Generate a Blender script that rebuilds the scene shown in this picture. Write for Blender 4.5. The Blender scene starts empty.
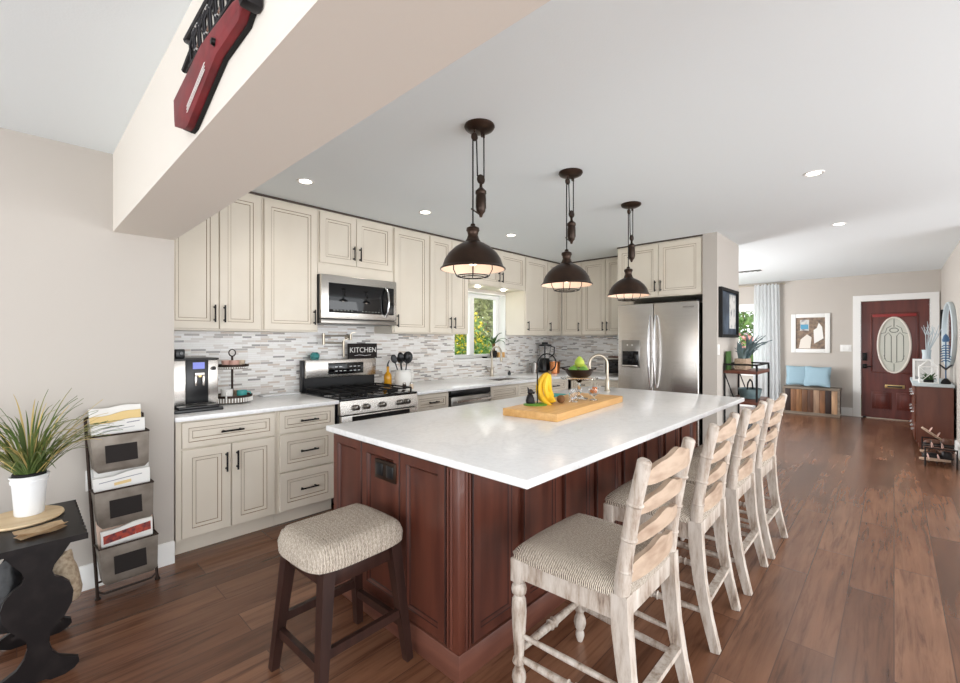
import bpy, bmesh, math, random
from mathutils import Vector, Matrix
R = math.radians
PI = math.pi
random.seed(7)
SC = bpy.context.scene
COL = SC.collection

# ------------------------------------------------------------------ camera
HEAD = math.atan(414 / 438.0)
cd = bpy.data.cameras.new('camera')
cam = bpy.data.objects.new('camera', cd)
COL.objects.link(cam)
cam.location = (0, 0, 1.38)
cam.rotation_euler = (R(90), 0, HEAD - R(90))
cd.sensor_width = 36
cd.lens = 438 / 960 * 36
cd.shift_y = -0.001
cd.clip_start = 0.02
SC.camera = cam

# ------------------------------------------------------------------ world, lights, exposure
world = bpy.data.worlds.new('world')
SC.world = world
world.use_nodes = True
bgn = world.node_tree.nodes['Background']
bgn.inputs[0].default_value = (0.93, 0.965, 1.0, 1)
bgn.inputs[1].default_value = 2.5


def area(name, loc, rot, sx, sy, power, col=(1, 1, 1)):
    l = bpy.data.lights.new(name, 'AREA')
    l.shape = 'RECTANGLE'
    l.size, l.size_y, l.energy, l.color = sx, sy, power, col
    o = bpy.data.objects.new(name, l)
    COL.objects.link(o)
    o.location, o.rotation_euler = loc, rot
    return o


# daylight from the big living-room windows behind the viewpoint
area('living_room_window_light', (-2.9, 0.6, 1.0), (R(112), 0, R(-90)), 4.5, 1.9, 14, (0.95, 0.98, 1.0))
area('side_fill_light', (2.2, -3.3, 1.0), (R(112), 0, 0), 7.0, 1.9, 110, (0.97, 0.985, 1.0))  # unseen fill panel added at the open side, tilted up towards the ceiling
area('front_room_fill_light', (7.9, 3.95, 1.3), (R(105), 0, R(207)), 3.0, 1.7, 200, (0.97, 0.985, 1.0))  # added fill hidden behind the pier to brighten the front room, no window there
SC.view_settings.view_transform = 'Standard'
SC.view_settings.look = 'None'
SC.view_settings.gamma = 1
SC.view_settings.use_curve_mapping = False
SC.view_settings.exposure = 0.35


# ------------------------------------------------------------------ materials
def lin(c):
    out = []
    for v in c:
        v = v / 255.0
        out.append(v / 12.92 if v <= 0.04045 else ((v + 0.055) / 1.055) ** 2.4)
    return (out[0], out[1], out[2], 1)


def mat(name, col, rough=0.5, metal=0.0, var=None, bump=None, coat=0.0, emit=None, trans=0.0, ior=1.45, sheen=0.0, alpha=1.0):
    """col sRGB 0-255; var=(colour2, (sx,sy,sz), lo, hi[, detail]); bump=(scale, strength)"""
    m = bpy.data.materials.new(name)
    m.use_nodes = True
    nt = m.node_tree
    p = nt.nodes['Principled BSDF']
    p.inputs['Base Color'].default_value = lin(col)
    p.inputs['Roughness'].default_value = rough
    p.inputs['Metallic'].default_value = metal
    p.inputs['Coat Weight'].default_value = coat
    p.inputs['Transmission Weight'].default_value = trans
    p.inputs['IOR'].default_value = ior
    p.inputs['Sheen Weight'].default_value = sheen
    p.inputs['Alpha'].default_value = alpha
    if emit:
        p.inputs['Emission Color'].default_value = lin(emit[0])
        p.inputs['Emission Strength'].default_value = emit[1]
    tc = nt.nodes.new('ShaderNodeTexCoord')
    if var:
        mp = nt.nodes.new('ShaderNodeMapping')
        mp.inputs['Scale'].default_value = var[1]
        nz = nt.nodes.new('ShaderNodeTexNoise')
        nz.inputs['Scale'].default_value = 1
        nz.inputs['Detail'].default_value = var[4] if len(var) > 4 else 5
        rp = nt.nodes.new('ShaderNodeValToRGB')
        rp.color_ramp.elements[0].position = var[2]
        rp.color_ramp.elements[1].position = var[3]
        rp.color_ramp.elements[0].color = lin(col)
        rp.color_ramp.elements[1].color = lin(var[0])
        L = nt.links.new
        L(tc.outputs['Object'], mp.inputs['Vector'])
        L(mp.outputs[0], nz.inputs['Vector'])
        L(nz.outputs['Fac'], rp.inputs[0])
        L(rp.outputs[0], p.inputs['Base Color'])
    if bump:
        nb = nt.nodes.new('ShaderNodeTexNoise')
        nb.inputs['Scale'].default_value = bump[0]
        bp = nt.nodes.new('ShaderNodeBump')
        bp.inputs['Strength'].default_value = bump[1]
        bp.inputs['Distance'].default_value = 0.01
        nt.links.new(tc.outputs['Object'], nb.inputs['Vector'])
        nt.links.new(nb.outputs['Fac'], bp.inputs['Height'])
        nt.links.new(bp.outputs[0], p.inputs['Normal'])
    return m


def ramp_mat(name, build, rough=0.5, coat=0.0):
    """material with a hand-built colour network: build(nt, L, object_coords) -> colour socket (and bump height or None)"""
    m = bpy.data.materials.new(name)
    m.use_nodes = True
    nt = m.node_tree
    p = nt.nodes['Principled BSDF']
    p.inputs['Roughness'].default_value = rough
    p.inputs['Coat Weight'].default_value = coat
    tc = nt.nodes.new('ShaderNodeTexCoord')
    c, h, strength = build(nt, nt.links.new, tc.outputs['Object'])
    nt.links.new(c, p.inputs['Base Color'])
    if h is not None:
        bp = nt.nodes.new('ShaderNodeBump')
        bp.inputs['Strength'].default_value = strength
        bp.inputs['Distance'].default_value = 0.004
        nt.links.new(h, bp.inputs['Height'])
        nt.links.new(bp.outputs[0], p.inputs['Normal'])
    return m


def node(nt, kind, **kw):
    n = nt.nodes.new(kind)
    for k, v in kw.items():
        if k in n.inputs:
            n.inputs[k].default_value = v
        else:
            setattr(n, k, v)
    return n


def ramp(nt, stops, interp='LINEAR'):
    r = nt.nodes.new('ShaderNodeValToRGB')
    r.color_ramp.interpolation = interp
    e = r.color_ramp.elements
    e[0].position, e[0].color = stops[0][0], lin(stops[0][1])
    e[1].position, e[1].color = stops[-1][0], lin(stops[-1][1])
    for pos, c in stops[1:-1]:
        k = e.new(pos)
        k.color = lin(c)
    return r


def floor_net(nt, L, oc):
    br = node(nt, 'ShaderNodeTexBrick', Scale=1.0)
    br.offset = 0.37
    br.inputs['Color1'].default_value = (0, 0, 0, 1)
    br.inputs['Color2'].default_value = (1, 1, 1, 1)
    br.inputs['Mortar'].default_value = (0.5, 0.5, 0.5, 1)
    br.inputs['Mortar Size'].default_value = 0.0022
    br.inputs['Mortar Smooth'].default_value = 0.1
    br.inputs['Brick Width'].default_value = 1.22
    br.inputs['Row Height'].default_value = 0.185
    L(oc, br.inputs['Vector'])
    plank = ramp(nt, [(0, (113, 75, 54)), (0.35, (142, 99, 74)), (0.7, (153, 111, 86)), (1, (125, 85, 63))])
    L(br.outputs['Color'], plank.inputs[0])
    # grain, shifted per plank
    add = node(nt, 'ShaderNodeVectorMath', operation='MULTIPLY_ADD')
    add.inputs[1].default_value = (7, 9, 3)
    L(br.outputs['Color'], add.inputs[0])
    L(oc, add.inputs[2])
    mp = node(nt, 'ShaderNodeMapping', Scale=(2.2, 30, 1))
    L(add.outputs[0], mp.inputs['Vector'])
    nz = node(nt, 'ShaderNodeTexNoise', Scale=1.0, Detail=7.0, Roughness=0.65, Distortion=0.6)
    L(mp.outputs[0], nz.inputs['Vector'])
    gr = ramp(nt, [(0.3, (128, 108, 98)), (0.5, (218, 213, 208)), (0.72, (244, 242, 240))])
    L(nz.outputs['Fac'], gr.inputs[0])
    mx = node(nt, 'ShaderNodeMix', data_type='RGBA', blend_type='MULTIPLY')
    mx.inputs[0].default_value = 0.8
    L(plank.outputs[0], mx.inputs[6])
    L(gr.outputs[0], mx.inputs[7])
    # broad worn patches
    mp2 = node(nt, 'ShaderNodeMapping', Scale=(1.1, 5, 1))
    L(add.outputs[0], mp2.inputs['Vector'])
    n2 = node(nt, 'ShaderNodeTexNoise', Scale=1.6, Detail=3.0)
    L(mp2.outputs[0], n2.inputs['Vector'])
    g2 = ramp(nt, [(0.35, (190, 180, 176)), (0.65, (255, 255, 255))])
    L(n2.outputs['Fac'], g2.inputs[0])
    m2 = node(nt, 'ShaderNodeMix', data_type='RGBA', blend_type='MULTIPLY')
    m2.inputs[0].default_value = 0.55
    L(mx.outputs[2], m2.inputs[6])
    L(g2.outputs[0], m2.inputs[7])
    # plank seams
    m3 = node(nt, 'ShaderNodeMix', data_type='RGBA')
    L(br.outputs['Fac'], m3.inputs[0])
    L(m2.outputs[2], m3.inputs[6])
    m3.inputs[7].default_value = lin((82, 56, 43))
    return m3.outputs[2], None, 0


def tile_net(axis):
    def f(nt, L, oc):
        sp = node(nt, 'ShaderNodeSeparateXYZ')
        L(oc, sp.inputs[0])
        cb = node(nt, 'ShaderNodeCombineXYZ')
        L(sp.outputs[axis], cb.inputs[0])
        L(sp.outputs[2], cb.inputs[1])
        br = node(nt, 'ShaderNodeTexBrick', Scale=1.0)
        br.offset = 0.43
        br.offset_frequency = 3
        br.squash = 0.7
        br.squash_frequency = 4
        br.inputs['Color1'].default_value = (0, 0, 0, 1)
        br.inputs['Color2'].default_value = (1, 1, 1, 1)
        br.inputs['Mortar'].default_value = (0.35, 0.35, 0.35, 1)
        br.inputs['Mortar Size'].default_value = 0.0016
        br.inputs['Brick Width'].default_value = 0.105
        br.inputs['Row Height'].default_value = 0.0175
        L(cb.outputs[0], br.inputs['Vector'])
        r = ramp(nt, [(0, (238, 236, 232)), (0.22, (216, 209, 203)), (0.34, (242, 240, 238)), (0.56, (172, 165, 160)),
                      (0.64, (234, 230, 226)), (0.78, (208, 194, 182)), (0.86, (244, 242, 240)), (0.95, (146, 142, 140))], 'CONSTANT')
        L(br.outputs['Color'], r.inputs[0])
        m3 = node(nt, 'ShaderNodeMix', data_type='RGBA')
        L(br.outputs['Fac'], m3.inputs[0])
        L(r.outputs[0], m3.inputs[6])
        m3.inputs[7].default_value = lin((228, 224, 219))
        return m3.outputs[2], None, 0
    return f


def weave_net(nt, L, oc):
    mp = node(nt, 'ShaderNodeMapping', Scale=(150, 150, 150), Rotation=(0, 0, R(38)))
    L(oc, mp.inputs['Vector'])
    wv = node(nt, 'ShaderNodeTexWave', Scale=0.42, Distortion=2.2, Detail=1.0)
    wv.inputs['Detail Scale'].default_value = 1.4
    L(mp.outputs[0], wv.inputs['Vector'])
    nz = node(nt, 'ShaderNodeTexNoise', Scale=120.0, Detail=2.0)
    L(oc, nz.inputs['Vector'])
    ad = node(nt, 'ShaderNodeMath', operation='ADD')
    L(wv.outputs['Fac'], ad.inputs[0])
    L(nz.outputs['Fac'], ad.inputs[1])
    hf = node(nt, 'ShaderNodeMath', operation='MULTIPLY')
    hf.inputs[1].default_value = 0.5
    L(ad.outputs[0], hf.inputs[0])
    r = ramp(nt, [(0.34, (98, 88, 80)), (0.5, (168, 152, 134)), (0.66, (216, 204, 188))])
    L(hf.outputs[0], r.inputs[0])
    return r.outputs[0], hf.outputs[0], 0.5


def wash_net(nt, L, oc):
    mp = node(nt, 'ShaderNodeMapping', Scale=(26, 26, 5))
    L(oc, mp.inputs['Vector'])
    nz = node(nt, 'ShaderNodeTexNoise', Scale=1.0, Detail=6.0, Roughness=0.7)
    L(mp.outputs[0], nz.inputs['Vector'])
    r = ramp(nt, [(0.32, (112, 92, 78)), (0.42, (164, 148, 134)), (0.55, (192, 181, 170)), (0.8, (212, 204, 196))])
    L(nz.outputs['Fac'], r.inputs[0])
    return r.outputs[0], nz.outputs['Fac'], 0.15


def quartz_net(nt, L, oc):
    nz = node(nt, 'ShaderNodeTexNoise', Scale=55.0, Detail=4.0)
    L(oc, nz.inputs['Vector'])
    r = ramp(nt, [(0.35, (239, 239, 239)), (0.6, (245, 245, 245))])
    L(nz.outputs['Fac'], r.inputs[0])
    n2 = node(nt, 'ShaderNodeTexNoise', Scale=2.3, Detail=8.0, Distortion=1.6)
    L(oc, n2.inputs['Vector'])
    r2 = ramp(nt, [(0.47, (255, 255, 255)), (0.5, (246, 246, 246)), (0.53, (255, 255, 255))])
    L(n2.outputs['Fac'], r2.inputs[0])
    mx = node(nt, 'ShaderNodeMix', data_type='RGBA', blend_type='MULTIPLY')
    mx.inputs[0].default_value = 0.7
    L(r.outputs[0], mx.inputs[6])
    L(r2.outputs[0], mx.inputs[7])
    return mx.outputs[2], None, 0


def steel(name, col, rough):
    m = mat(name, col, rough, 0.95, var=((col[0] - 8, col[1] - 8, col[2] - 8), (1.5, 1.5, 60), 0.3, 0.75, 2))
    return m


X = {}
X['floor'] = ramp_mat('plank_floor', floor_net, 0.27)
X['tile'] = ramp_mat('mosaic_tile', tile_net(0), 0.28)
X['tile_side'] = ramp_mat('mosaic_tile_return', tile_net(1), 0.28)
X['weave'] = ramp_mat('woven_seat_fabric', weave_net, 0.95)
X['wash'] = ramp_mat('whitewashed_wood', wash_net, 0.55)
X['washwarm'] = mat('whitewash_warm_lit', (186, 163, 142), .55, var=((150, 124, 104), (7, 40, 30), .42, .75))  # same whitewash, warm light on the slats painted in as tan
X['quartz'] = ramp_mat('white_quartz', quartz_net, 0.2)
X['wall'] = mat('greige_wall_paint', (192, 185, 177), 0.9, bump=(180, 0.05))
X['farwall'] = X['wall']
X['beam'] = mat('cream_wall_paint', (228, 221, 211), 0.9, bump=(180, 0.05))
X['ceil'] = mat('ceiling_paint', (233, 239, 241), 0.95, bump=(120, 0.06))
X['trim'] = mat('white_trim_paint', (236, 235, 232), 0.45)
X['cream'] = mat('cream_cabinet_paint', (226, 217, 202), 0.42, var=((219, 209, 193), (3, 3, 2), 0.35, 0.7))
X['glaze'] = mat('brown_glaze_line', (150, 128, 104), 0.5)
X['topline'] = mat('shadow_gap_strip', (72, 60, 52), 0.5)  # shade of the gap above the wall cabinets, put in as colour
X['black'] = mat('black_metal', (26, 24, 24), 0.38, 0.6)
X['blackp'] = mat('black_plastic', (22, 22, 24), 0.28)
X['blackglass'] = mat('black_glass', (14, 14, 16), 0.06)
X['mattblack'] = mat('matt_black', (28, 27, 27), 0.7)
X['steel'] = steel('stainless_steel', (205, 200, 194), 0.27)
X['steeld'] = steel('dark_stainless', (150, 146, 141), 0.3)
X['nickel'] = mat('brushed_nickel', (178, 168, 152), 0.3, 1.0)
X['chrome'] = mat('polished_chrome', (220, 220, 222), 0.1, 1.0)
X['cherry'] = mat('dark_cherry_wood', (98, 54, 41), 0.32, var=((72, 37, 29), (14, 14, 1.6), 0.32, 0.7), coat=0.15)
X['cherrydark'] = mat('dark_glaze_on_cherry', (48, 24, 19), .4)
X['cherryl'] = mat('cherry_plinth', (112, 70, 56), 0.38, var=((86, 50, 40), (3, 3, 22), 0.3, 0.7))
X['espresso'] = mat('espresso_wood', (58, 36, 30), 0.38, var=((40, 24, 20), (24, 24, 3), 0.3, 0.7))
X['blackwood'] = mat('black_painted_wood', (24, 20, 20), 0.36, var=((36, 31, 30), (16, 9, 12), 0.45, 0.75))
X['bronze'] = mat('oil_rubbed_bronze', (54, 43, 37), 0.34, 0.75, var=((74, 56, 45), (9, 9, 9), 0.4, 0.75))
X['liner'] = mat('pale_shade_lining', (236, 208, 190), 0.6)
X['bulb'] = mat('lit_bulb', (255, 232, 205), 0.4, emit=((255, 226, 190), 1.2))
X['lamp'] = mat('downlight_lens', (255, 252, 245), 0.4, emit=((255, 246, 232), 9))
X['glass'] = mat('clear_glass', (255, 255, 255), 0.02, trans=1.0, ior=1.45)
X['board'] = mat('bamboo_board', (232, 186, 122), 0.4, var=((212, 160, 96), (3, 40, 40), 0.3, 0.7))
X['palebeech'] = mat('pale_beech', (222, 198, 162), .5, var=((206, 178, 138), (3, 40, 40), .3, .7))
X['banana'] = mat('banana_skin', (236, 190, 42), 0.5, var=((206, 150, 40), (20, 20, 20), 0.55, 0.8))
X['bananatip'] = mat('banana_tip', (110, 82, 40), 0.7)
X['kiwi'] = mat('kiwi_skin', (126, 88, 54), 0.9, bump=(300, 0.3))
X['green'] = mat('green_fruit', (148, 176, 60), 0.4, var=((188, 196, 84), (12, 12, 12), 0.35, 0.7))
X['lime'] = mat('deep_green_fruit', (98, 146, 56), 0.4)
X['leafdk'] = mat('dark_leaf', (48, 84, 40), 0.5, var=((78, 112, 54), (6, 6, 6), 0.35, 0.7))
X['grassleaf'] = mat('grass_leaf', (84, 104, 52), 0.55, var=((166, 156, 92), (5, 5, 7), 0.48, 0.72))
X['drygrass'] = mat('dry_grass_leaf', (196, 172, 108), 0.6)
X['blueleaf'] = mat('blue_grey_leaf', (92, 112, 116), 0.5, var=((132, 150, 150), (9, 9, 9), 0.4, 0.7))
X['white'] = mat('white_ceramic', (238, 236, 232), 0.2)
X['whitem'] = mat('white_enamel', (232, 233, 234), 0.35)
X['paper'] = mat('white_paper', (236, 234, 230), 0.85)
X['manila'] = mat('manila_paper', (228, 200, 142), 0.85)
X['kraft'] = mat('kraft_napkin', (236, 212, 178), 0.9, var=((218, 188, 148), (30, 30, 30), 0.4, 0.7))
X['zinc'] = mat('galvanised_zinc', (150, 142, 132), 0.5, 0.6, var=((116, 106, 96), (10, 10, 10), 0.35, 0.7))
X['rust'] = mat('dark_iron_rod', (58, 46, 40), 0.5, 0.7)
X['slate'] = mat('chalkboard', (34, 28, 26), 0.8)
X['teal'] = mat('teal_glaze', (72, 160, 156), 0.25)
X['tealglass'] = mat('teal_glass', (120, 205, 205), 0.08, trans=0.7)
X['pink'] = mat('blush_glaze', (226, 180, 166), 0.4)
X['beige'] = mat('beige_shell', (212, 190, 166), 0.45)
X['oil'] = mat('golden_oil', (232, 170, 34), 0.1, trans=0.35)
X['mahog'] = mat('mahogany_door', (100, 46, 37), 0.36, var=((76, 33, 28), (12, 12, 1.4), 0.35, 0.7), coat=0.1)
X['mahogr'] = mat('red_mahogany', (140, 46, 44), 0.4)
X['frost'] = None
X['lead'] = mat('lead_came', (120, 122, 116), 0.4, 0.7)
X['brass'] = mat('aged_brass', (206, 178, 124), 0.3, 1.0)
X['bluepil'] = mat('light_blue_cushion', (150, 177, 190), 0.9, bump=(220, 0.2))
X['art_dark'] = mat('dark_blue_print', (40, 52, 66), 0.5, var=((84, 100, 118), (6, 6, 5), 0.45, 0.7))
X['art_pale'] = mat('pale_print', (206, 204, 200), 0.6, var=((120, 122, 126), (14, 14, 12), 0.5, 0.7))
X['art_blue'] = mat('blue_print', (92, 158, 190), 0.6)
X['art_tan'] = mat('tan_print', (146, 124, 104), 0.6, var=((96, 84, 78), (18, 18, 18), 0.4, 0.7))
X['mirror'] = mat('mirror_glass', (214, 222, 228), 0.04, 1.0)
for k, v in (('blackwood', .18), ('espresso', .35), ('mattblack', .3), ('bag', .3), ('floor', .55)):
    if k in X:
        X[k].node_tree.nodes['Principled BSDF'].inputs['Specular IOR Level'].default_value = v
X['red'] = mat('worn_red_paint', (126, 34, 40), 0.5, var=((92, 24, 30), (14, 14, 14), 0.4, 0.72))
X['iron'] = mat('wrought_iron', (44, 42, 44), 0.45, 0.7)
X['burlap'] = mat('beige_cloth_bag', (190, 172, 148), 0.95, var=((150, 130, 108), (60, 60, 60), 0.4, 0.7), bump=(90, 0.4))
X['bag'] = mat('black_nylon', (18, 18, 20), 0.45, bump=(25, 0.6))
X['copper'] = mat('copper', (214, 140, 92), 0.25, 1.0)
X['orange'] = mat('orange_sweets', (206, 122, 62), 0.5)
X['shoe_brown'] = mat('brown_leather', (92, 58, 42), 0.5)
X['shoe_black'] = mat('black_leather', (32, 28, 28), 0.45)
X['shoe_tan'] = mat('tan_insole', (196, 170, 148), 0.7, var=((160, 134, 112), (80, 80, 80), 0.4, 0.7))
X['shoe_pink'] = mat('pale_pink_strap', (214, 178, 166), 0.6)
X['consolewood'] = mat('reddish_brown_wood', (110, 62, 44), 0.4, var=((84, 45, 33), (10, 10, 2), 0.3, 0.7))
X['palewood'] = mat('pale_blue_wood', (196, 206, 210), 0.6)
X['bluepaint'] = mat('slate_blue_paint', (70, 104, 140), 0.45)
X['grass'] = mat('lawn', (98, 132, 60), 0.9, var=((130, 158, 78), (3, 3, 3), 0.4, 0.7))
X['leaf1'] = mat('shrub_leaf', (84, 128, 54), 0.6, var=((128, 164, 82), (5, 5, 5), 0.35, 0.7))
X['leaf2'] = mat('olive_leaf', (122, 134, 84), 0.6, var=((164, 166, 116), (5, 5, 5), 0.35, 0.7))
X['yellow'] = mat('yellow_blossom', (232, 206, 48), 0.6)
X['pinkflower'] = mat('pink_blossom', (226, 150, 146), 0.6)
X['darkgap'] = mat('dark_recess', (30, 26, 24), 0.8)
for i, c in enumerate([(62, 40, 30), (134, 92, 62), (170, 138, 112), (112, 76, 52), (150, 104, 66), (52, 34, 28), (188, 150, 116), (96, 64, 46)]):
    X['slat%d' % i] = mat('reclaimed_board_tone', c, 0.55, var=((int(c[0] * .75), int(c[1] * .75), int(c[2] * .75)), (20, 20, 3), 0.35, 0.7))
X['greywood'] = mat('weathered_grey_wood', (130, 118, 104), 0.6, var=((100, 88, 76), (20, 4, 20), 0.35, 0.7))


def frost_mat():
    m = bpy.data.materials.new('frosted_glass')
    m.use_nodes = True
    nt = m.node_tree
    out = nt.nodes['Material Output']
    pr = nt.nodes['Principled BSDF']
    pr.inputs['Base Color'].default_value = lin((208, 206, 200))
    pr.inputs['Roughness'].default_value = 0.25
    tr = nt.nodes.new('ShaderNodeBsdfTranslucent')
    tr.inputs[0].default_value = lin((214, 210, 204))
    mx = nt.nodes.new('ShaderNodeMixShader')
    mx.inputs[0].default_value = 0.5
    nt.links.new(pr.outputs[0], mx.inputs[1])
    nt.links.new(tr.outputs[0], mx.inputs[2])
    nt.links.new(mx.outputs[0], out.inputs[0])
    return m


X['frost'] = frost_mat()


def pane_mat():
    m = bpy.data.materials.new('window_glass')
    m.use_nodes = True
    nt = m.node_tree
    out = nt.nodes['Material Output']
    tr = nt.nodes.new('ShaderNodeBsdfTransparent')
    gl = nt.nodes.new('ShaderNodeBsdfGlossy')
    gl.inputs['Roughness'].default_value = 0.02
    mx = nt.nodes.new('ShaderNodeMixShader')
    mx.inputs[0].default_value = 0.06
    nt.links.new(tr.outputs[0], mx.inputs[1])
    nt.links.new(gl.outputs[0], mx.inputs[2])
    nt.links.new(mx.outputs[0], out.inputs[0])
    return m


X['pane'] = pane_mat()


def curtain_mat():
    m = bpy.data.materials.new('white_curtain')
    m.use_nodes = True
    nt = m.node_tree
    out = nt.nodes['Material Output']
    df = nt.nodes.new('ShaderNodeBsdfDiffuse')
    df.inputs[0].default_value = lin((244, 246, 247))
    tr = nt.nodes.new('ShaderNodeBsdfTranslucent')
    tr.inputs[0].default_value = lin((244, 246, 247))
    mx = nt.nodes.new('ShaderNodeMixShader')
    mx.inputs[0].default_value = 0.45
    nt.links.new(df.outputs[0], mx.inputs[1])
    nt.links.new(tr.outputs[0], mx.inputs[2])
    nt.links.new(mx.outputs[0], out.inputs[0])
    return m


X['curtain'] = curtain_mat()


# ------------------------------------------------------------------ mesh building
class MB:
    def __init__(s):
        s.bm = bmesh.new()

    def _add(s, verts, faces, mi=0):
        vs = [s.bm.verts.new(v) for v in verts]
        for f in faces:
            try:
                fc = s.bm.faces.new([vs[i] for i in f])
                fc.material_index = mi
            except ValueError:
                pass
        return vs

    def box(s, x0, x1, y0, y1, z0, z1, bev=0.0, mi=0, seg=2):
        x0, x1 = min(x0, x1), max(x0, x1)
        y0, y1 = min(y0, y1), max(y0, y1)
        z0, z1 = min(z0, z1), max(z0, z1)
        t = bmesh.new()
        bmesh.ops.create_cube(t, size=1)
        for v in t.verts:
            v.co = Vector(((x0 + x1) / 2 + v.co.x * (x1 - x0), (y0 + y1) / 2 + v.co.y * (y1 - y0), (z0 + z1) / 2 + v.co.z * (z1 - z0)))
        if bev > 0:
            bev = min(bev, 0.48 * min(x1 - x0, y1 - y0, z1 - z0))
            bmesh.ops.bevel(t, geom=list(t.edges), offset=bev, segments=seg, profile=0.5, affect='EDGES')
        s.merge(t, mi)
        return s

    def merge(s, t, mi=0, mtx=None):
        t.verts.index_update()
        vs = [s.bm.verts.new(mtx @ v.co if mtx else v.co) for v in t.verts]
        for f in t.faces:
            try:
                fc = s.bm.faces.new([vs[v.index] for v in f.verts])
                fc.material_index = mi
            except ValueError:
                pass
        t.free()

    def bar(s, p0, p1, w, d, up=(0, 0, 1), w1=None, d1=None, mi=0):
        """rectangular bar between two points; w across, d along 'up'-ish side"""
        p0, p1 = Vector(p0), Vector(p1)
        z = (p1 - p0).normalized()
        u = Vector(up)
        x = u.cross(z)
        if x.length < 1e-4:
            x = Vector((1, 0, 0)).cross(z)
        x.normalize()
        y = z.cross(x)
        w1 = w if w1 is None else w1
        d1 = d if d1 is None else d1
        vs = []
        for p, a, b in ((p0, w, d), (p1, w1, d1)):
            for i, j in ((-1, -1), (1, -1), (1, 1), (-1, 1)):
                vs.append(p + x * (i * a / 2) + y * (j * b / 2))
        s._add(vs, [(3, 2, 1, 0), (4, 5, 6, 7), (0, 1, 5, 4), (1, 2, 6, 5), (2, 3, 7, 6), (3, 0, 4, 7)], mi)
        return s

    def tube(s, pts, r, n=8, closed=False, mi=0, flat=1.0, cap=True):
        """round tube along points; r a number or list; flat squashes one axis"""
        pts = [Vector(p) for p in pts]
        m = len(pts)
        rs = r if isinstance(r, (list, tuple)) else [r] * m
        rings = []
        prev = None
        for i, p in enumerate(pts):
            if closed:
                t = pts[(i + 1) % m] - pts[i - 1]
            else:
                t = pts[min(i + 1, m - 1)] - pts[max(i - 1, 0)]
            t.normalize()
            if prev is None:
                a = Vector((0, 0, 1)) if abs(t.z) < 0.9 else Vector((1, 0, 0))
                x = a.cross(t).normalized()
            else:
                x = (prev - t * prev.dot(t))
                if x.length < 1e-6:
                    x = t.orthogonal()
                x.normalize()
            prev = x
            y = t.cross(x)
            rings.append([s.bm.verts.new(p + (x * math.cos(2 * PI * k / n) + y * math.sin(2 * PI * k / n) * flat) * max(rs[i], 1e-4)) for k in range(n)])
        last = m if closed else m - 1
        for i in range(last):
            a, b = rings[i], rings[(i + 1) % m]
            for k in range(n):
                try:
                    f = s.bm.faces.new((a[k], a[(k + 1) % n], b[(k + 1) % n], b[k]))
                    f.material_index = mi
                except ValueError:
                    pass
        if not closed and cap:
            for ring, rev in ((rings[0], True), (rings[-1], False)):
                f = s.bm.faces.new(list(reversed(ring)) if rev else ring)
                f.material_index = mi
        return s

    def cyl(s, p0, p1, r, r1=None, n=20, mi=0):
        return s.tube([p0, p1], [r, r if r1 is None else r1], n, mi=mi)

    def lathe(s, prof, c=(0, 0, 0), n=28, mi=0, axis='z', sx=1.0, sy=1.0):
        """profile of (radius, height) pairs; closed at the ends when the radius is 0"""
        c = Vector(c)
        rings = []

        def pt(r, h, k):
            a = 2 * PI * k / n
            if axis == 'z':
                return c + Vector((r * math.cos(a) * sx, r * math.sin(a) * sy, h))
            if axis == 'y':
                return c + Vector((r * math.cos(a) * sx, h, r * math.sin(a) * sy))
            return c + Vector((h, r * math.cos(a) * sx, r * math.sin(a) * sy))
        for r, h in prof:
            if r <= 1e-6:
                rings.append([s.bm.verts.new(pt(0, h, 0))])
            else:
                rings.append([s.bm.verts.new(pt(r, h, k)) for k in range(n)])
        for a, b in zip(rings, rings[1:]):
            for k in range(n):
                try:
                    if len(a) == 1 and len(b) == 1:
                        continue
                    if len(a) == 1:
                        f = s.bm.faces.new((a[0], b[(k + 1) % n], b[k]))
                    elif len(b) == 1:
                        f = s.bm.faces.new((a[k], a[(k + 1) % n], b[0]))
                    else:
                        f = s.bm.faces.new((a[k], a[(k + 1) % n], b[(k + 1) % n], b[k]))
                    f.material_index = mi
                except ValueError:
                    pass
        return s

    def ball(s, c, r, n=16, mi=0):
        r = r if isinstance(r, (tuple, list)) else (r, r, r)
        t = bmesh.new()
        bmesh.ops.create_uvsphere(t, u_segments=n, v_segments=max(6, n // 2), radius=1)
        s.merge(t, mi, Matrix.Translation(Vector(c)) @ Matrix.Diagonal((r[0], r[1], r[2], 1)))
        return s

    def prism(s, poly, a, b, axis='y', mi=0):
        """extrude a 2D outline: axis 'y' -> outline in x,z; 'x' -> y,z; 'z' -> x,y"""
        def P(p, h):
            return {'y': (p[0], h, p[1]), 'x': (h, p[0], p[1]), 'z': (p[0], p[1], h)}[axis]
        n = len(poly)
        vs = [s.bm.verts.new(P(p, a)) for p in poly] + [s.bm.verts.new(P(p, b)) for p in poly]
        f1 = s.bm.faces.new(vs[:n])
        f2 = s.bm.faces.new(list(reversed(vs[n:])))
        fs = [f1, f2]
        for i in range(n):
            j = (i + 1) % n
            fs.append(s.bm.faces.new((vs[i], vs[n + i], vs[n + j], vs[j])))
        for f in fs:
            f.material_index = mi
        return s

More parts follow.
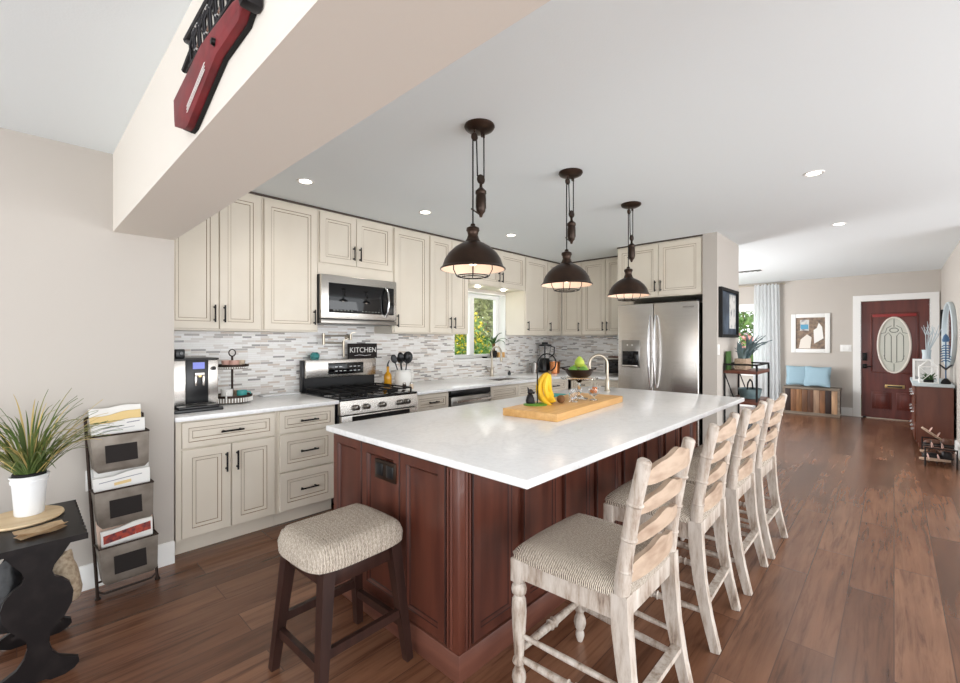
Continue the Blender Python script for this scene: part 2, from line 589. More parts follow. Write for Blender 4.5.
    def panel(s, x0, z0, w, h, yb, rings, flip=1):
        """door front facing -y: nested rectangles (inset, y, material) from the outside in, last one filled"""
        last = None
        for ins, y, mi in rings:
            a, b, c, d = x0 + ins, x0 + w - ins, z0 + ins, z0 + h - ins
            ring = [s.bm.verts.new((a, y, c)), s.bm.verts.new((b, y, c)), s.bm.verts.new((b, y, d)), s.bm.verts.new((a, y, d))]
            if last:
                for i in range(4):
                    j = (i + 1) % 4
                    f = s.bm.faces.new((last[i], last[j], ring[j], ring[i]))
                    f.material_index = mi
            else:
                back = [s.bm.verts.new((v.co.x, yb, v.co.z)) for v in ring]
                for i in range(4):
                    j = (i + 1) % 4
                    s.bm.faces.new((back[i], back[j], ring[j], ring[i]))
                s.bm.faces.new(list(reversed(back)))
            last = ring
        s.bm.faces.new(last)
        return s

    def build(s, name, m, parent=None, smooth=True, ang=38, loc=None):
        bmesh.ops.recalc_face_normals(s.bm, faces=list(s.bm.faces))
        me = bpy.data.meshes.new(name)
        s.bm.to_mesh(me)
        s.bm.free()
        for k in (m if isinstance(m, (list, tuple)) else [m]):
            me.materials.append(X[k] if isinstance(k, str) else k)
        if smooth and len(me.polygons):
            me.polygons.foreach_set('use_smooth', [True] * len(me.polygons))
            me.set_sharp_from_angle(angle=R(ang))
        o = bpy.data.objects.new(name, me)
        COL.objects.link(o)
        if parent:
            o.parent = parent
        if loc:
            o.location = loc
        return o


def tag(o, label, cat, group=None):
    o['label'] = label
    o['category'] = cat
    if group:
        o['group'] = group
    return o


def thing(name, label, cat, loc=(0, 0, 0), rz=0, group=None):
    o = bpy.data.objects.new(name, None)
    COL.objects.link(o)
    o.empty_display_size = 0.1
    o.location = loc
    o.rotation_euler = (0, 0, rz)
    return tag(o, label, cat, group)


def struct(o):
    o['kind'] = 'structure'
    return o


def copy_tree(o, parent=None):
    c = o.copy()
    COL.objects.link(c)
    if parent:
        c.parent = parent
    for ch in list(o.children):
        copy_tree(ch, c)
    return c


def text_mesh(body, size, depth):
    cu = bpy.data.curves.new('lettering', 'FONT')
    cu.body = body
    cu.size = size
    cu.extrude = depth
    cu.align_x = 'CENTER'
    cu.align_y = 'CENTER'
    o = bpy.data.objects.new('lettering', cu)
    COL.objects.link(o)
    dg = bpy.context.evaluated_depsgraph_get()
    me = bpy.data.meshes.new_from_object(o.evaluated_get(dg))
    bpy.data.objects.remove(o)
    bpy.data.curves.remove(cu)
    return me


def arc(c, r, a0, a1, n, u, v):
    c, u, v = Vector(c), Vector(u), Vector(v)
    return [c + u * (r * math.cos(R(a0 + (a1 - a0) * i / n))) + v * (r * math.sin(R(a0 + (a1 - a0) * i / n))) for i in range(n + 1)]

# ================================================================== THE ROOM
XB, YB, ZC, ZL = 6.03, 4.05, 2.56, 2.45
CT = 0.90        # worktop height


def sbox(name, m, *b, bev=0):
    return struct(MB().box(*b, bev=bev).build(name, m))


sbox('floor', 'floor', -3.0, 10.62, -3.4, 4.2, -0.08, 0)
sbox('ceiling', 'ceil', 0.674, 10.62, -3.4, 4.2, ZC, ZC + 0.12)
sbox('ceiling', 'ceil', -3.0, 0.38, -3.4, 3.4, ZL, ZL + 0.12)
b = sbox('trim_1', 'beam', 0.38, 0.674, -3.4, 3.26, 2.005, ZC + 0.12)
b['label'] = 'wide boxed cream beam crossing the ceiling'
sbox('wall_left', 'wall', -3.0, 0.674, 3.26, 4.25, 0, ZC + 0.12)

WX0, WX1, WZ0, WZ1 = 3.80, 4.82, 1.14, 2.03
w = MB()
w.box(0.674, WX0, YB, 4.25, 0, ZC + .12).box(WX1, XB + .1, YB, 4.25, 0, ZC + .12)
w.box(WX0, WX1, YB, 4.25, 0, WZ0).box(WX0, WX1, YB, 4.25, WZ1, ZC + .12)
struct(w.build('wall_back', 'wall'))
struct(MB().box(XB, XB + .1, 1.54, YB, 0, ZC).build('wall_divider', 'wall'))
struct(MB().box(5.22, XB + .1, 1.395, 1.54, 0, ZC).build('wall_pier', 'wall'))
sbox('wall_back', 'wall', XB + .1, 10.62, 4.05, 4.2, 0, ZC)

DY, DZ = 0.44, 2.085
V0, V1, VZ0, VZ1 = 1.95, 3.35, 0.75, 2.04
w = MB()
w.box(10.5, 10.62, -0.7, -DY, 0, ZC).box(10.5, 10.62, -DY, DY, DZ, ZC).box(10.5, 10.62, DY, V0, 0, ZC)
w.box(10.5, 10.62, V0, V1, 0, VZ0).box(10.5, 10.62, V0, V1, VZ1, ZC).box(10.5, 10.62, V1, 4.05, 0, ZC)
struct(w.build('wall_front', 'farwall'))
sbox('wall_right', 'wall', 6.6, 10.5, -0.7, -0.565, 0, ZC)

sbox('wall_side', 'wall', 6.6, 6.72, -3.4, -0.7, 0, ZC)

# tiled splashback, cut around the window
w = MB()
y0, y1 = YB - .012, YB
w.box(0.674, WX0, y0, y1, CT - .01, 1.53).box(WX1, XB, y0, y1, CT - .01, 1.53).box(WX0, WX1, y0, y1, CT - .01, WZ0 - .03)
t = struct(w.build('trim_2', 'tile'))
t['label'] = 'splashback of thin white grey and beige mosaic strips'
t = struct(MB().box(XB - .012, XB, 2.53, YB - .012, CT - .01, 1.53).build('trim_3', 'tile_side'))

# baseboards
bb = MB()
bb.prism([(3.26, 0), (3.242, 0), (3.242, .115), (3.25, .132), (3.26, .135)], -3.0, 0.674, 'x')
struct(bb.build('baseboard_left', 'trim'))
bb = MB()
bb.prism([(10.5, 0), (10.483, 0), (10.483, .14), (10.5, .15)], DY + .11, 3.9, 'y')
struct(bb.build('baseboard_front', 'trim'))
bb = MB()
bb.prism([(-.565, 0), (-.548, 0), (-.548, .14), (-.565, .15)], 6.6, 10.4, 'x')
struct(bb.build('baseboard_right', 'trim'))

# dark strip stands in for the shadow gap between wall cabinets and ceiling
struct(MB().box(0.674, 5.75, 3.695, 3.74, 2.545, ZC).build('trim_4', 'topline'))
struct(MB().box(5.735, 5.78, 2.55, 3.695, 2.545, ZC).build('trim_5', 'topline'))
struct(MB().box(5.235, 5.28, 1.54, 2.555, 2.545, ZC).build('trim_6', 'topline'))

# kitchen window: white reveal, sliding frame, sill
t = struct(thing('window_1', 'white framed sliding kitchen window above the sink', 'window', (WX0, YB, WZ0)))
del t['category']
fw, fh = WX1 - WX0, WZ1 - WZ0
f = MB()
f.box(0, .015, 0, .2, 0, fh).box(fw - .015, fw, 0, .2, 0, fh).box(0, fw, 0, .2, fh - .015, fh)
f.box(.015, .06, .12, .17, 0, fh - .015).box(fw - .08, fw - .015, .12, .17, 0, fh - .015)
f.box(.06, fw - .08, .12, .17, 0, .05).box(.06, fw - .08, .12, .17, fh - .065, fh - .015)
f.box(.40, .485, .11, .17, .05, fh - .065, bev=.004)
f.build('frame', 'trim', t)
MB().box(.06, .40, .142, .146, .05, fh - .065).build('pane', 'pane', t)
MB().box(.485, fw - .08, .142, .146, .05, fh - .065).build('pane', 'pane', t)
MB().box(-.03, fw + .03, -.035, .12, -.03, 0.0, bev=.006).build('sill', 'trim', t)

# front-room window
t = struct(thing('window_2', 'white framed window beside the long white curtain', 'window', (10.5, V0, VZ0)))
del t['category']
fw, fh = V1 - V0, VZ1 - VZ0
f = MB()
f.box(-.025, 0, -.09, 0, -.09, fh + .1).box(-.025, 0, fw, fw + .09, -.09, fh + .1).box(-.028, 0, -.09, fw + .09, fh, fh + .1).box(-.028, 0, -.09, fw + .09, -.1, 0)
f.box(.03, .08, 0, .05, 0, fh).box(.03, .08, fw - .05, fw, 0, fh).box(.03, .08, 0, fw, 0, .05).box(.03, .08, 0, fw, fh - .05, fh).box(.03, .08, fw / 2 - .025, fw / 2 + .025, 0, fh)
f.build('frame', 'trim', t)
MB().box(.053, .057, .05, fw - .05, .05, fh - .05).build('pane', 'pane', t)

# front door with oval leaded light
t = struct(thing('door_1', 'dark mahogany front door with oval leaded glass', 'door', (10.5, 0, 0)))
del t['category']
f = MB()
cw = .105
f.box(-.025, 0, DY, DY + cw, 0, DZ + cw).box(-.025, 0, -DY - cw, -DY, 0, DZ + cw).box(-.028, 0, -DY, DY, DZ, DZ + cw)
f.build('casing', 'trim', t)
d = MB()


def oval(n=48, ry=.2, rz=.475, cz=1.30):
    return [(ry * math.cos(2 * PI * i / n), cz + rz * math.sin(2 * PI * i / n)) for i in range(n)]


N = 48
ov = oval(N, .205, .48)
zlo, zhi, yw = .80, 1.93, DY - .005
outer = []
for i in range(N):
    ca, sa = math.cos(2 * PI * i / N), math.sin(2 * PI * i / N)
    zr = (zhi - 1.30) if sa > 0 else (1.30 - zlo)
    k = 1 / max(abs(ca), abs(sa))
    outer.append((ca * k * yw, 1.30 + sa * k * zr))
for xx in (0.012, 0.052):
    vo = [d.bm.verts.new((xx, p[0], p[1])) for p in outer]
    vi = [d.bm.verts.new((xx, p[0], p[1])) for p in ov]
    for i in range(N):
        d.bm.faces.new((vo[i], vo[(i + 1) % N], vi[(i + 1) % N], vi[i]))
d.box(0.012, .052, -yw, yw, .012, zlo).box(0.012, .052, -yw, yw, zhi, DZ - .004)
for ya, yb in ((-.29, -.03), (.03, .29)):
    d.box(0.004, .014, ya, yb, .17, .47, bev=.004).box(-.004, .006, ya + .045, yb - .045, .215, .425, bev=.004)
slab = d.build('door_slab', 'mahog', t, ang=30)
m = MB()
for a, b_, c, e in ((-.31, .31, .80, .83), (-.31, .31, 1.84, 1.87), (-.31, -.28, .83, 1.84), (.28, .31, .83, 1.84)):
    m.box(.002, .02, a, b_, c, e, bev=.006)
m.build('panel_moulding', 'mahog', t)
MB().box(-.006, .014, -.28, .28, 1.795, 1.845, bev=.004).build('red_rail', 'mahogr', t)
r = MB()
r.tube([(0.012, p[0] * 1.0, p[1]) for p in oval(N, .207, .482)], .016, 8, closed=True)
r.build('oval_frame', 'beam', t)
g = MB()
g.prism(oval(N, .2, .475), .026, .034, 'x')
gl = g.build('oval_glass', 'frost', t)
l = MB()
for sy in (-1, 1):
    l.tube([(.024, sy * .035, 1.0), (.024, sy * .035, 1.46), (.024, sy * .075, 1.52), (.024, sy * .12, 1.46), (.024, sy * .12, 1.05)], .005, 6)
    l.tube([(.024, sy * .03, 1.64), (.024, sy * .09, 1.6), (.024, sy * .11, 1.52), (.024, sy * .17, 1.5)], .005, 6)
    l.tube([(.024, sy * .02, 1.0), (.024, sy * .1, 1.02), (.024, sy * .13, 1.12)], .005, 6)
l.tube(arc((.024, 0, 1.56), .055, 0, 360, 18, (0, 1, 0), (0, 0, .7)), .006, 6)
l.tube([(.024, 0, .84), (.024, 0, .98)], .005, 6)
l.tube([(.024, 0, 1.62), (.024, 0, 1.76)], .005, 6)
l.build('leading', 'lead', gl)
ms = MB()
ms.box(-.004, .014, -.135, .115, .545, .605, bev=.004)
ml = ms.build('mail_slot', 'brass', t)
MB().box(-.006, -.003, -.105, .085, .562, .588).build('slot_opening', 'blackp', ml)
h = MB()
h.box(-.01, .014, .355, .415, 1.02, 1.16, bev=.006).lathe([(0, -.05), (.026, -.05), (.03, -.03), (.022, -.012), (.022, .012)], (0, .385, 0), 16, axis='x')
h.build('keypad_lock', 'black', t)
h = MB()
h.box(-.008, .014, .355, .415, .88, .96, bev=.006)
h.tube([(.01, .385, .92), (-.045, .385, .92), (-.05, .36, .92), (-.05, .29, .915)], .01, 8)
h.build('lever_handle', 'black', t)
MB().box(-.03, .06, -DY, DY, 0, .012).build('threshold', 'nickel', t)

# outlets and switches
def plate(name, label, loc, axis, w=.075, h=.115, n=1, m='trim'):
    t = thing(name, label, 'switch' if 'switch' in name else 'outlet', loc)
    p = MB()
    d = .006
    if axis == 'y':
        p.box(-w / 2, w / 2, -d, 0, -h / 2, h / 2, bev=.002)
    else:
        p.box(-d, 0, -w / 2, w / 2, -h / 2, h / 2, bev=.002)
    p.build('plate', m, t)
    for i in range(n):
        c = (i - (n - 1) / 2) * w / max(n, 1)
        q = MB()
        if axis == 'y':
            q.box(c - .016, c + .016, -d - .004, -d, -.033, .033, bev=.002)
        else:
            q.box(-d - .004, -d, c - .016, c + .016, -.033, .033, bev=.002)
        q.build('rocker' if 'switch' in name else 'socket', m, t)
    return t


plate('light_switch', 'white double switch plate on the wall between framed picture and front door', (10.5, .645, 1.24), 'x', .16, .125, 2)
plate('light_switch', 'white single switch plate under the dark framed picture on the pier', (5.265, 1.395, 1.28), 'y')
plate('wall_outlet', 'white outlet plate on the left wall behind the magazine rack', (.30, 3.26, .60), 'y')
plate('wall_outlet', 'white outlet plate on the tiled wall right of the sink', (5.05, YB - .012, 1.08), 'y')

# recessed downlights
for i, (x, y, lab) in enumerate([
        (1.47, 3.167, 'recessed ceiling light nearest the boxed beam, above the tall wall cabinets'),
        (2.58, 3.13, 'recessed ceiling light left of the first pendant, above the microwave side'),
        (3.80, 3.113, 'recessed ceiling light between the first two pendants, above the sink'),
        (3.86, .41, 'recessed ceiling light over the walkway, nearer of the two on the right'),
        (5.72, .405, 'recessed ceiling light over the walkway, nearer the front door')]):
    t = thing('recessed_light', lab, 'ceiling light', (x, y, ZC), 0, 'recessed ceiling lights')
    MB().lathe([(.043, -.003), (.058, -.005), (.062, 0)], (0, 0, 0), 28).build('trim_ring', 'trim', t)
    MB().lathe([(0, -.0025), (.044, -.003)], (0, 0, 0), 28).build('lens', 'lamp', t)
    l = bpy.data.lights.new('downlight', 'SPOT')
    l.energy, l.color, l.spot_size, l.spot_blend, l.shadow_soft_size = (7 if y > 2 else 24), (1, .94, .86), R(140), .8, .06
    lo = bpy.data.objects.new('downlight', l)
    COL.objects.link(lo)
    lo.location = (x, y, ZC - .02)

t = thing('ceiling_vent', 'slatted white air vent in the far ceiling beside the pier', 'vent', (8.55, 1.80, ZC))
f = MB()
f.box(-.09, .09, -.2, -.19, -.003, 0).box(-.09, .09, .19, .2, -.003, 0).box(-.1, -.085, -.2, .2, -.003, 0).box(.085, .1, -.2, .2, -.003, 0)
f.build('frame', 'trim', t)
MB().box(-.085, .085, -.19, .19, -.002, 0).build('duct', 'darkgap', t)
for i in range(5):
    y = -.16 + i * .08
    MB().bar((-.095, y - .02, -.018), (-.095, y + .02, -.018), .004, .03, up=(0, 0, 1)).build('louvre', 'lead', t)

# ================================================================== CABINETS
def rings_for(w, h):
    a = .055 if min(w, h) > .24 else .036
    return [(0, -.016, 0), (.003, -.02, 0), (a, -.02, 0), (a + .004, -.016, 1), (a + .022, -.013, 0), (a + .026, -.009, 1), (a + .03, -.009, 0)]


def pull(cx, cz, L, vert, y=-.02):
    p = MB()
    q = L / 2
    if vert:
        p.tube([(cx, y - .028, cz - q), (cx, y - .028, cz + q)], .0062, 8)
        for s in (-1, 1):
            p.cyl((cx, y - .028, cz + s * (q - .018)), (cx, y + .001, cz + s * (q - .018)), .007, n=8)
    else:
        p.tube([(cx - q, y - .028, cz), (cx + q, y - .028, cz)], .0062, 8)
        for s in (-1, 1):
            p.cyl((cx + s * (q - .018), y - .028, cz), (cx + s * (q - .018), y + .001, cz), .007, n=8)
    return p


def cabinet(label, loc, rz, w, h, d, fronts, name='wall_cabinet', toe=0, cat='cabinet', group=None, low=None):
    t = thing(name, label, cat, loc, rz, group)
    body = MB().box(0, w, 0, d, toe, low or h)
    if low:
        body.box(0, w, 0, .03, low, h)
    body.build('carcass', 'cream', t)
    if toe:
        MB().box(0, w, .06, .08, 0, toe).build('toe_kick', 'cream', t)
    for kind, x, z, fw, fh, hd in fronts:
        o = MB().panel(x, z, fw, fh, -.001, rings_for(fw, fh)).build(kind, ['cream', 'glaze'], t, ang=20)
        if hd:
            side, L = hd
            if side == 'h':
                pull(x + fw / 2, z + fh / 2, L, False).build('handle', 'black', o)
            else:
                hx = x + .03 if side[0] == 'l' else x + fw - .03
                hz = z + .05 + L / 2 if side[1] == 'b' else z + fh - .05 - L / 2
                pull(hx, hz, L, True).build('handle', 'black', o)
    return t


UZ, UT, UY = 1.455, 2.545, 3.71      # wall cabinets: bottom, top, carcass front
UH, UD = UT - UZ, YB - UY


def upper(label, x0, x1, doors, z0=UZ, name='wall_cabinet', **k):
    h = UT - z0
    fr = []
    n = len(doors)
    g = .012
    edges = [x0 + g]
    for dd in doors[:-1]:
        edges.append(dd[0])
    edges.append(x1 - g)
    for i, dd in enumerate(doors):
        a = edges[i] + (.003 if i else 0)
        b_ = edges[i + 1] - (.003 if i < n - 1 else 0)
        fr.append(('door', a - x0, .012, b_ - a, h - .03, dd[1]))
    return cabinet(label, (x0, UY, z0), 0, x1 - x0, h, UD, fr, name, **k)


upper('cream two door wall cabinet above the coffee machine, at the beam', .70, 1.358, [(1.048, ('rb', .13)), (0, ('lb', .13))])
upper('cream single door wall cabinet left of the microwave', 1.36, 1.83, [(0, ('rb', .13))])
t = upper('short cream two door cabinet over the microwave', 1.832, 2.626, [(2.206, ('rb', .13)), (0, ('lb', .13))], z0=2.065)
MB().box(0, .794, -.002, UD, -.10, 0).build('filler_panel', 'cream', t)
upper('cream single door wall cabinet right of the microwave', 2.628, 3.10, [(0, ('lb', .13))])
upper('cream two door wall cabinet on the left of the window', 3.102, 3.71, [(3.436, ('rb', .13)), (0, ('lb', .13))])
t = upper('short cream two door cabinet over the kitchen window', 3.712, 4.818, [(4.28, ('rb', .13)), (0, ('lb', .13))], z0=2.065)
for i, x in enumerate((.30, .80)):
    MB().lathe([(0, -.012), (.03, -.012), (.035, 0)], (x, .12, 0), 20).build('puck_light', 'lamp', t)
    l = bpy.data.lights.new('puck_lamp', 'POINT')
    l.energy, l.color, l.shadow_soft_size = .5, (1, .95, .86), .03
    lo = bpy.data.objects.new('puck_lamp', l)
    COL.objects.link(lo)
    lo.location = (3.712 + x, UY + .12, 2.03)
upper('cream single door wall cabinet on the right of the window', 4.82, 5.352, [(0, ('lb', .13))])
upper('narrow cream wall cabinet in the corner behind the second pendant', 5.354, 5.728, [(0, ('lb', .13))])
# right-hand run (fronts face the viewpoint side)
RX = 5.75


def upper_right(label, y1, y0, doors):
    w = y1 - y0
    fr = []
    edges = [.012] + [y1 - dd[0] for dd in doors[:-1]] + [w - .012]
    for i, dd in enumerate(doors):
        a = edges[i] + (.003 if i else 0)
        b_ = edges[i + 1] - (.003 if i < len(doors) - 1 else 0)
        fr.append(('door', a, .012, b_ - a, UH - .03, dd[1]))
    return cabinet(label, (RX, y1, UZ), R(-90), w, UH, XB - RX, fr)


upper_right('cream single door wall cabinet on the fridge side of the corner', 3.708, 3.352, [(0, ('rb', .13))])
upper_right('cream two door wall cabinet beside the refrigerator', 3.35, 2.56, [(2.975, ('rb', .13)), (0, ('lb', .13))])
t = cabinet('cream two door cabinet above the refrigerator', (5.25, 2.555, 1.90), R(-90), 1.01, .645, XB - 5.25,
            [('door', .012, .012, .505, .615, ('rb', .13)), ('door', .523, .012, .475, .615, ('lb', .13))])

# base cabinets
BY = 3.30      # carcass front
BH = CT - .03
def base(label, x0, x1, fronts, **k):
    return cabinet(label, (x0, BY, 0), 0, x1 - x0, BH, YB - BY - .012, fronts, 'base_cabinet', toe=.105, **k)


base('cream base cabinet with two doors and a drawer below the coffee machine', .69, 1.315, [
    ('drawer', .03, .69, .575, .165, ('h', .14)),
    ('door', .03, .115, .283, .565, ('rt', .13)), ('door', .32, .115, .285, .565, ('lt', .13))])
base('cream base cabinet of three drawers left of the range', 1.317, 1.775, [
    ('drawer', .012, .69, .434, .165, ('h', .14)), ('drawer', .012, .405, .434, .275, ('h', .14)), ('drawer', .012, .115, .434, .28, ('h', .14))])
base('narrow cream drawer cabinet between range and dishwasher', 2.58, 3.02, [
    ('drawer', .012, .70, .416, .155, ('h', .12)), ('door', .012, .115, .416, .575, ('rt', .13))])
base('cream sink base cabinet right of the dishwasher', 3.64, 4.64, [
    ('false_front', .012, .70, .48, .155, None), ('false_front', .50, .70, .48, .155, None),
    ('door', .012, .115, .48, .575, ('rt', .13)), ('door', .50, .115, .48, .575, ('lt', .13))], low=.66)
base('cream corner base cabinet with a drawer behind the banana stand', 4.642, 5.28, [
    ('drawer', .012, .70, .55, .155, ('h', .14)), ('door', .012, .115, .55, .575, ('lt', .13))])
cabinet('cream base cabinet with drawers on the refrigerator side', (5.32, 3.28, 0), R(-90), .74, BH, XB - 5.32 - .012, [
    ('drawer', .012, .70, .345, .155, ('h', .12)), ('drawer', .365, .70, .36, .155, ('h', .12)),
    ('door', .012, .115, .345, .575, ('rt', .13)), ('door', .365, .115, .36, .575, ('lt', .13))], 'base_cabinet', toe=.105)

# worktops
tag(MB().box(.676, 1.778, 3.235, YB - .013, CT - .03, CT, bev=.005).build('worktop', 'quartz'),
    'white stone worktop under the coffee machine', 'worktop')
w = MB()
SX0, SX1, SY0, SY1 = 3.95, 4.60, 3.42, 3.85
w.box(2.578, SX0, 3.235, YB - .013, CT - .03, CT, bev=.004)
w.box(SX0, SX1, 3.235, SY0, CT - .03, CT).box(SX0, SX1, SY1, YB - .013, CT - .03, CT)
w.box(SX1, XB - .013, 3.235, YB - .013, CT - .03, CT, bev=.004)
w.box(5.265, XB - .013, 2.54, 3.237, CT - .03, CT, bev=.004)
tag(w.build('worktop', 'quartz'), 'long L shaped white stone worktop around the sink corner', 'worktop')
t = thing('sink', 'undermounted stainless sink below the kitchen window', 'sink', (4.275, 3.635, CT - .03))
s = MB()
a, b_ = (SX1 - SX0) / 2, (SY1 - SY0) / 2
s.box(-a, a, -b_, b_, -.2, -.19)
s.box(-a - .01, -a, -b_, b_, -.2, 0).box(a, a + .01, -b_, b_, -.2, 0).box(-a, a, -b_ - .01, -b_, -.2, 0).box(-a, a, b_, b_ + .01, -.2, 0)
s.build('basin', 'steel', t)
MB().lathe([(0, -.187), (.03, -.187), (.04, -.19)], (0, .05, 0)).build('drain', 'chrome', t)


def gooseneck(name, label, loc, rz, H, reach, r=.0135, m='nickel', side=1):
    t = thing(name, label, 'faucet', loc, rz)
    MB().lathe([(.03, 0), (.03, .008), (.023, .014), (.022, .10), (.017, .115), (0, .116)], (0, 0, 0), 20).build('base', m, t)
    q = reach / 2
    pts = [(0, 0, .10), (0, 0, (H - q) * .6)] + arc((q, 0, H - q), q, 180, 0, 14, (1, 0, 0), (0, 0, 1)) + [(reach, 0, H - q - .03)]
    MB().tube(pts, r, 12).build('spout', m, t)
    MB().lathe([(r + .003, 0), (r + .005, .03), (r + .003, .08), (r, .085)], (reach, 0, H - q - .10), 16).build('spray_head', m, t)
    h = MB()
    h.cyl((0, 0, .06), (0, -.045 * side, .06), .012, .01, 12)
    h.tube([(0, -.045 * side, .06), (-.02, -.06 * side, .085), (-.035, -.07 * side, .115)], [.008, .007, .006], 8)
    h.build('lever', m, t)
    return t


gooseneck('kitchen_faucet', 'brushed nickel gooseneck faucet behind the sink', (4.40, 3.94, CT), R(-100), .40, .20)
gooseneck('kitchen_faucet', 'brushed nickel gooseneck faucet on the island', (3.855, 1.98, CT), R(133), .34, .17)
tag(MB().lathe([(0, 0), (.022, 0), (.024, .03), (.012, .05), (.012, .06), (0, .062)], (4.72, 3.90, CT), 16).build('sink_stopper', 'blackp'),
    'small black stopper on the worktop at the back of the sink', 'stopper')

# ================================================================== APPLIANCES
# gas range
t = thing('gas_range', 'stainless steel gas range with black cooktop between the base cabinets', 'range', (1.79, 3.25, 0))
W, D = .785, .76
MB().box(0, W, .03, D, .04, .885).build('body', 'blackp', t)
c = MB()
c.box(0, W, -.01, D - .06, .885, .905, bev=.004)
top = c.build('cooktop', 'blackglass', t)
g = MB()
for x0, x1 in ((.03, .265), (.275, .51), (.52, .755)):
    for y in (.05, .34, .64):
        g.bar((x0, y, .94), (x1, y, .94), .012, .012)
    for x in (x0, (x0 + x1) / 2, x1):
        g.bar((x, .05, .94), (x, .64, .94), .012, .012)
    for x in (x0, x1):
        for y in (.05, .34, .64):
            g.bar((x, y, .904), (x, y, .94), .012, .012)
g.build('grate', 'mattblack', t)
for x, y in ((.15, .18), (.15, .5), (.392, .34), (.64, .18), (.64, .5)):
    MB().lathe([(.052, .905), (.05, .918), (.03, .92), (.03, .928), (0, .929)], (x, y, 0), 20).build('burner', 'mattblack', t)
f = MB()
f.prism([(-.02, .775), (.03, .775), (.03, .885), (-.004, .885)], 0, W, 'x')
f.build('control_panel', 'steel', t)
for x in (.135, .235, .395, .58, .655):
    k = MB()
    k.lathe([(.021, -.005), (.025, -.02), (.02, -.045), (.017, -.047), (0, -.047)], (x, -.012, .828), 18, axis='y')
    kk = k.build('knob', 'steeld', t)
    MB().box(x - .003, x + .003, -.061, -.058, .83, .848).build('pointer', 'blackp', kk)
d = MB()
d.box(.006, W - .006, -.02, .03, .19, .765, bev=.006)
od = d.build('oven_door', 'steel', t)
MB().box(.09, W - .09, -.023, -.018, .29, .66, bev=.003).build('oven_window', 'blackglass', od)
MB().box(.1, W - .1, -.0225, -.018, .69, .755).build('vent_slot', 'blackp', od)
h = MB()
h.tube([(.05, -.07, .715), (W - .05, -.07, .715)], .013, 10)
for x in (.075, W - .075):
    h.cyl((x, -.07, .715), (x, -.018, .715), .01, n=8)
h.build('oven_handle', 'steel', od)
d = MB()
d.box(.006, W - .006, -.02, .03, .05, .18, bev=.005)
d.build('warming_drawer', 'steel', t)
b_ = MB()
b_.box(.03, W - .005, D - .06, D, .9, 1.03)
b_.build('backguard_base', 'blackp', t)
b_ = MB()
b_.box(.0, .03, D - .085, D, .9, 1.2).box(.03, W, D - .085, D, 1.025, 1.2, bev=.012)
bg = MB()
bg.box(.03, W, D - .09, D, 1.025, 1.2, bev=.012)
bgo = bg.build('backguard', 'steel', t)
b_.bm.free()
MB().box(.012, .03, D - .06, D, .9, 1.195, bev=.004).build('backguard_end', 'blackp', t)
MB().box(.25, .63, D - .094, D - .088, 1.055, 1.165, bev=.002).build('display_panel', 'blackglass', bgo)
dm = MB()
for r_ in range(2):
    for k in range(6):
        if r_ == 1 and k == 2:
            continue
        x = .32 + k * .045 + (.02 if k > 2 else 0)
        dm.box(x, x + .026, D - .0955, D - .0935, 1.082 + r_ * .04, 1.088 + r_ * .04)
dm.build('display_marks', 'whitem', bgo)

# over-the-range microwave
t = thing('microwave', 'stainless over the range microwave under the short cabinet', 'microwave', (1.822, 3.64, 1.53))
W, H = .795, .435
MB().box(0, W, .02, YB - 3.64, 0, H).build('body', 'blackp', t)
d = MB()
d.box(0, W, -.015, .02, .045, H, bev=.006)
do = d.build('door', 'steel', t)
MB().box(.07, .76, -.019, -.013, .10, .365, bev=.002).build('window', 'blackglass', do)
m = MB()
for k in range(6):
    m.box(.11 + k * .035, .13 + k * .035, -.0205, -.0185, .118, .124)
    m.box(.40 + k * .035, .42 + k * .035, -.0205, -.0185, .118, .124)
m.build('button_marks', 'lead', do)
h = MB()
h.tube([(.66, -.02, .075), (.665, -.055, .12), (.67, -.066, .22), (.665, -.055, .32), (.66, -.02, .365)], .011, 10)
h.build('handle', 'chrome', do)
v = MB()
v.box(0, W, -.012, .02, 0, .04, bev=.004)
v.build('vent_grille', 'steeld', t)

# dishwasher
t = thing('dishwasher', 'stainless dishwasher with bar handle between the drawer and sink cabinets', 'dishwasher', (3.025, 3.27, 0))
MB().box(.002, .608, .03, .7, .1, .868).build('body', 'blackp', t)
MB().box(.006, .604, -.005, .03, .11, .80, bev=.006).build('door', 'steeld', t)
MB().box(.006, .604, -.002, .03, .808, .866, bev=.004).build('control_strip', 'blackp', t)
h = MB()
h.bar((.05, -.045, .755), (.56, -.045, .755), .03, .022)
for x in (.07, .54):
    h.bar((x, -.045, .755), (x, -.004, .755), .024, .018)
h.build('handle', 'steel', t)

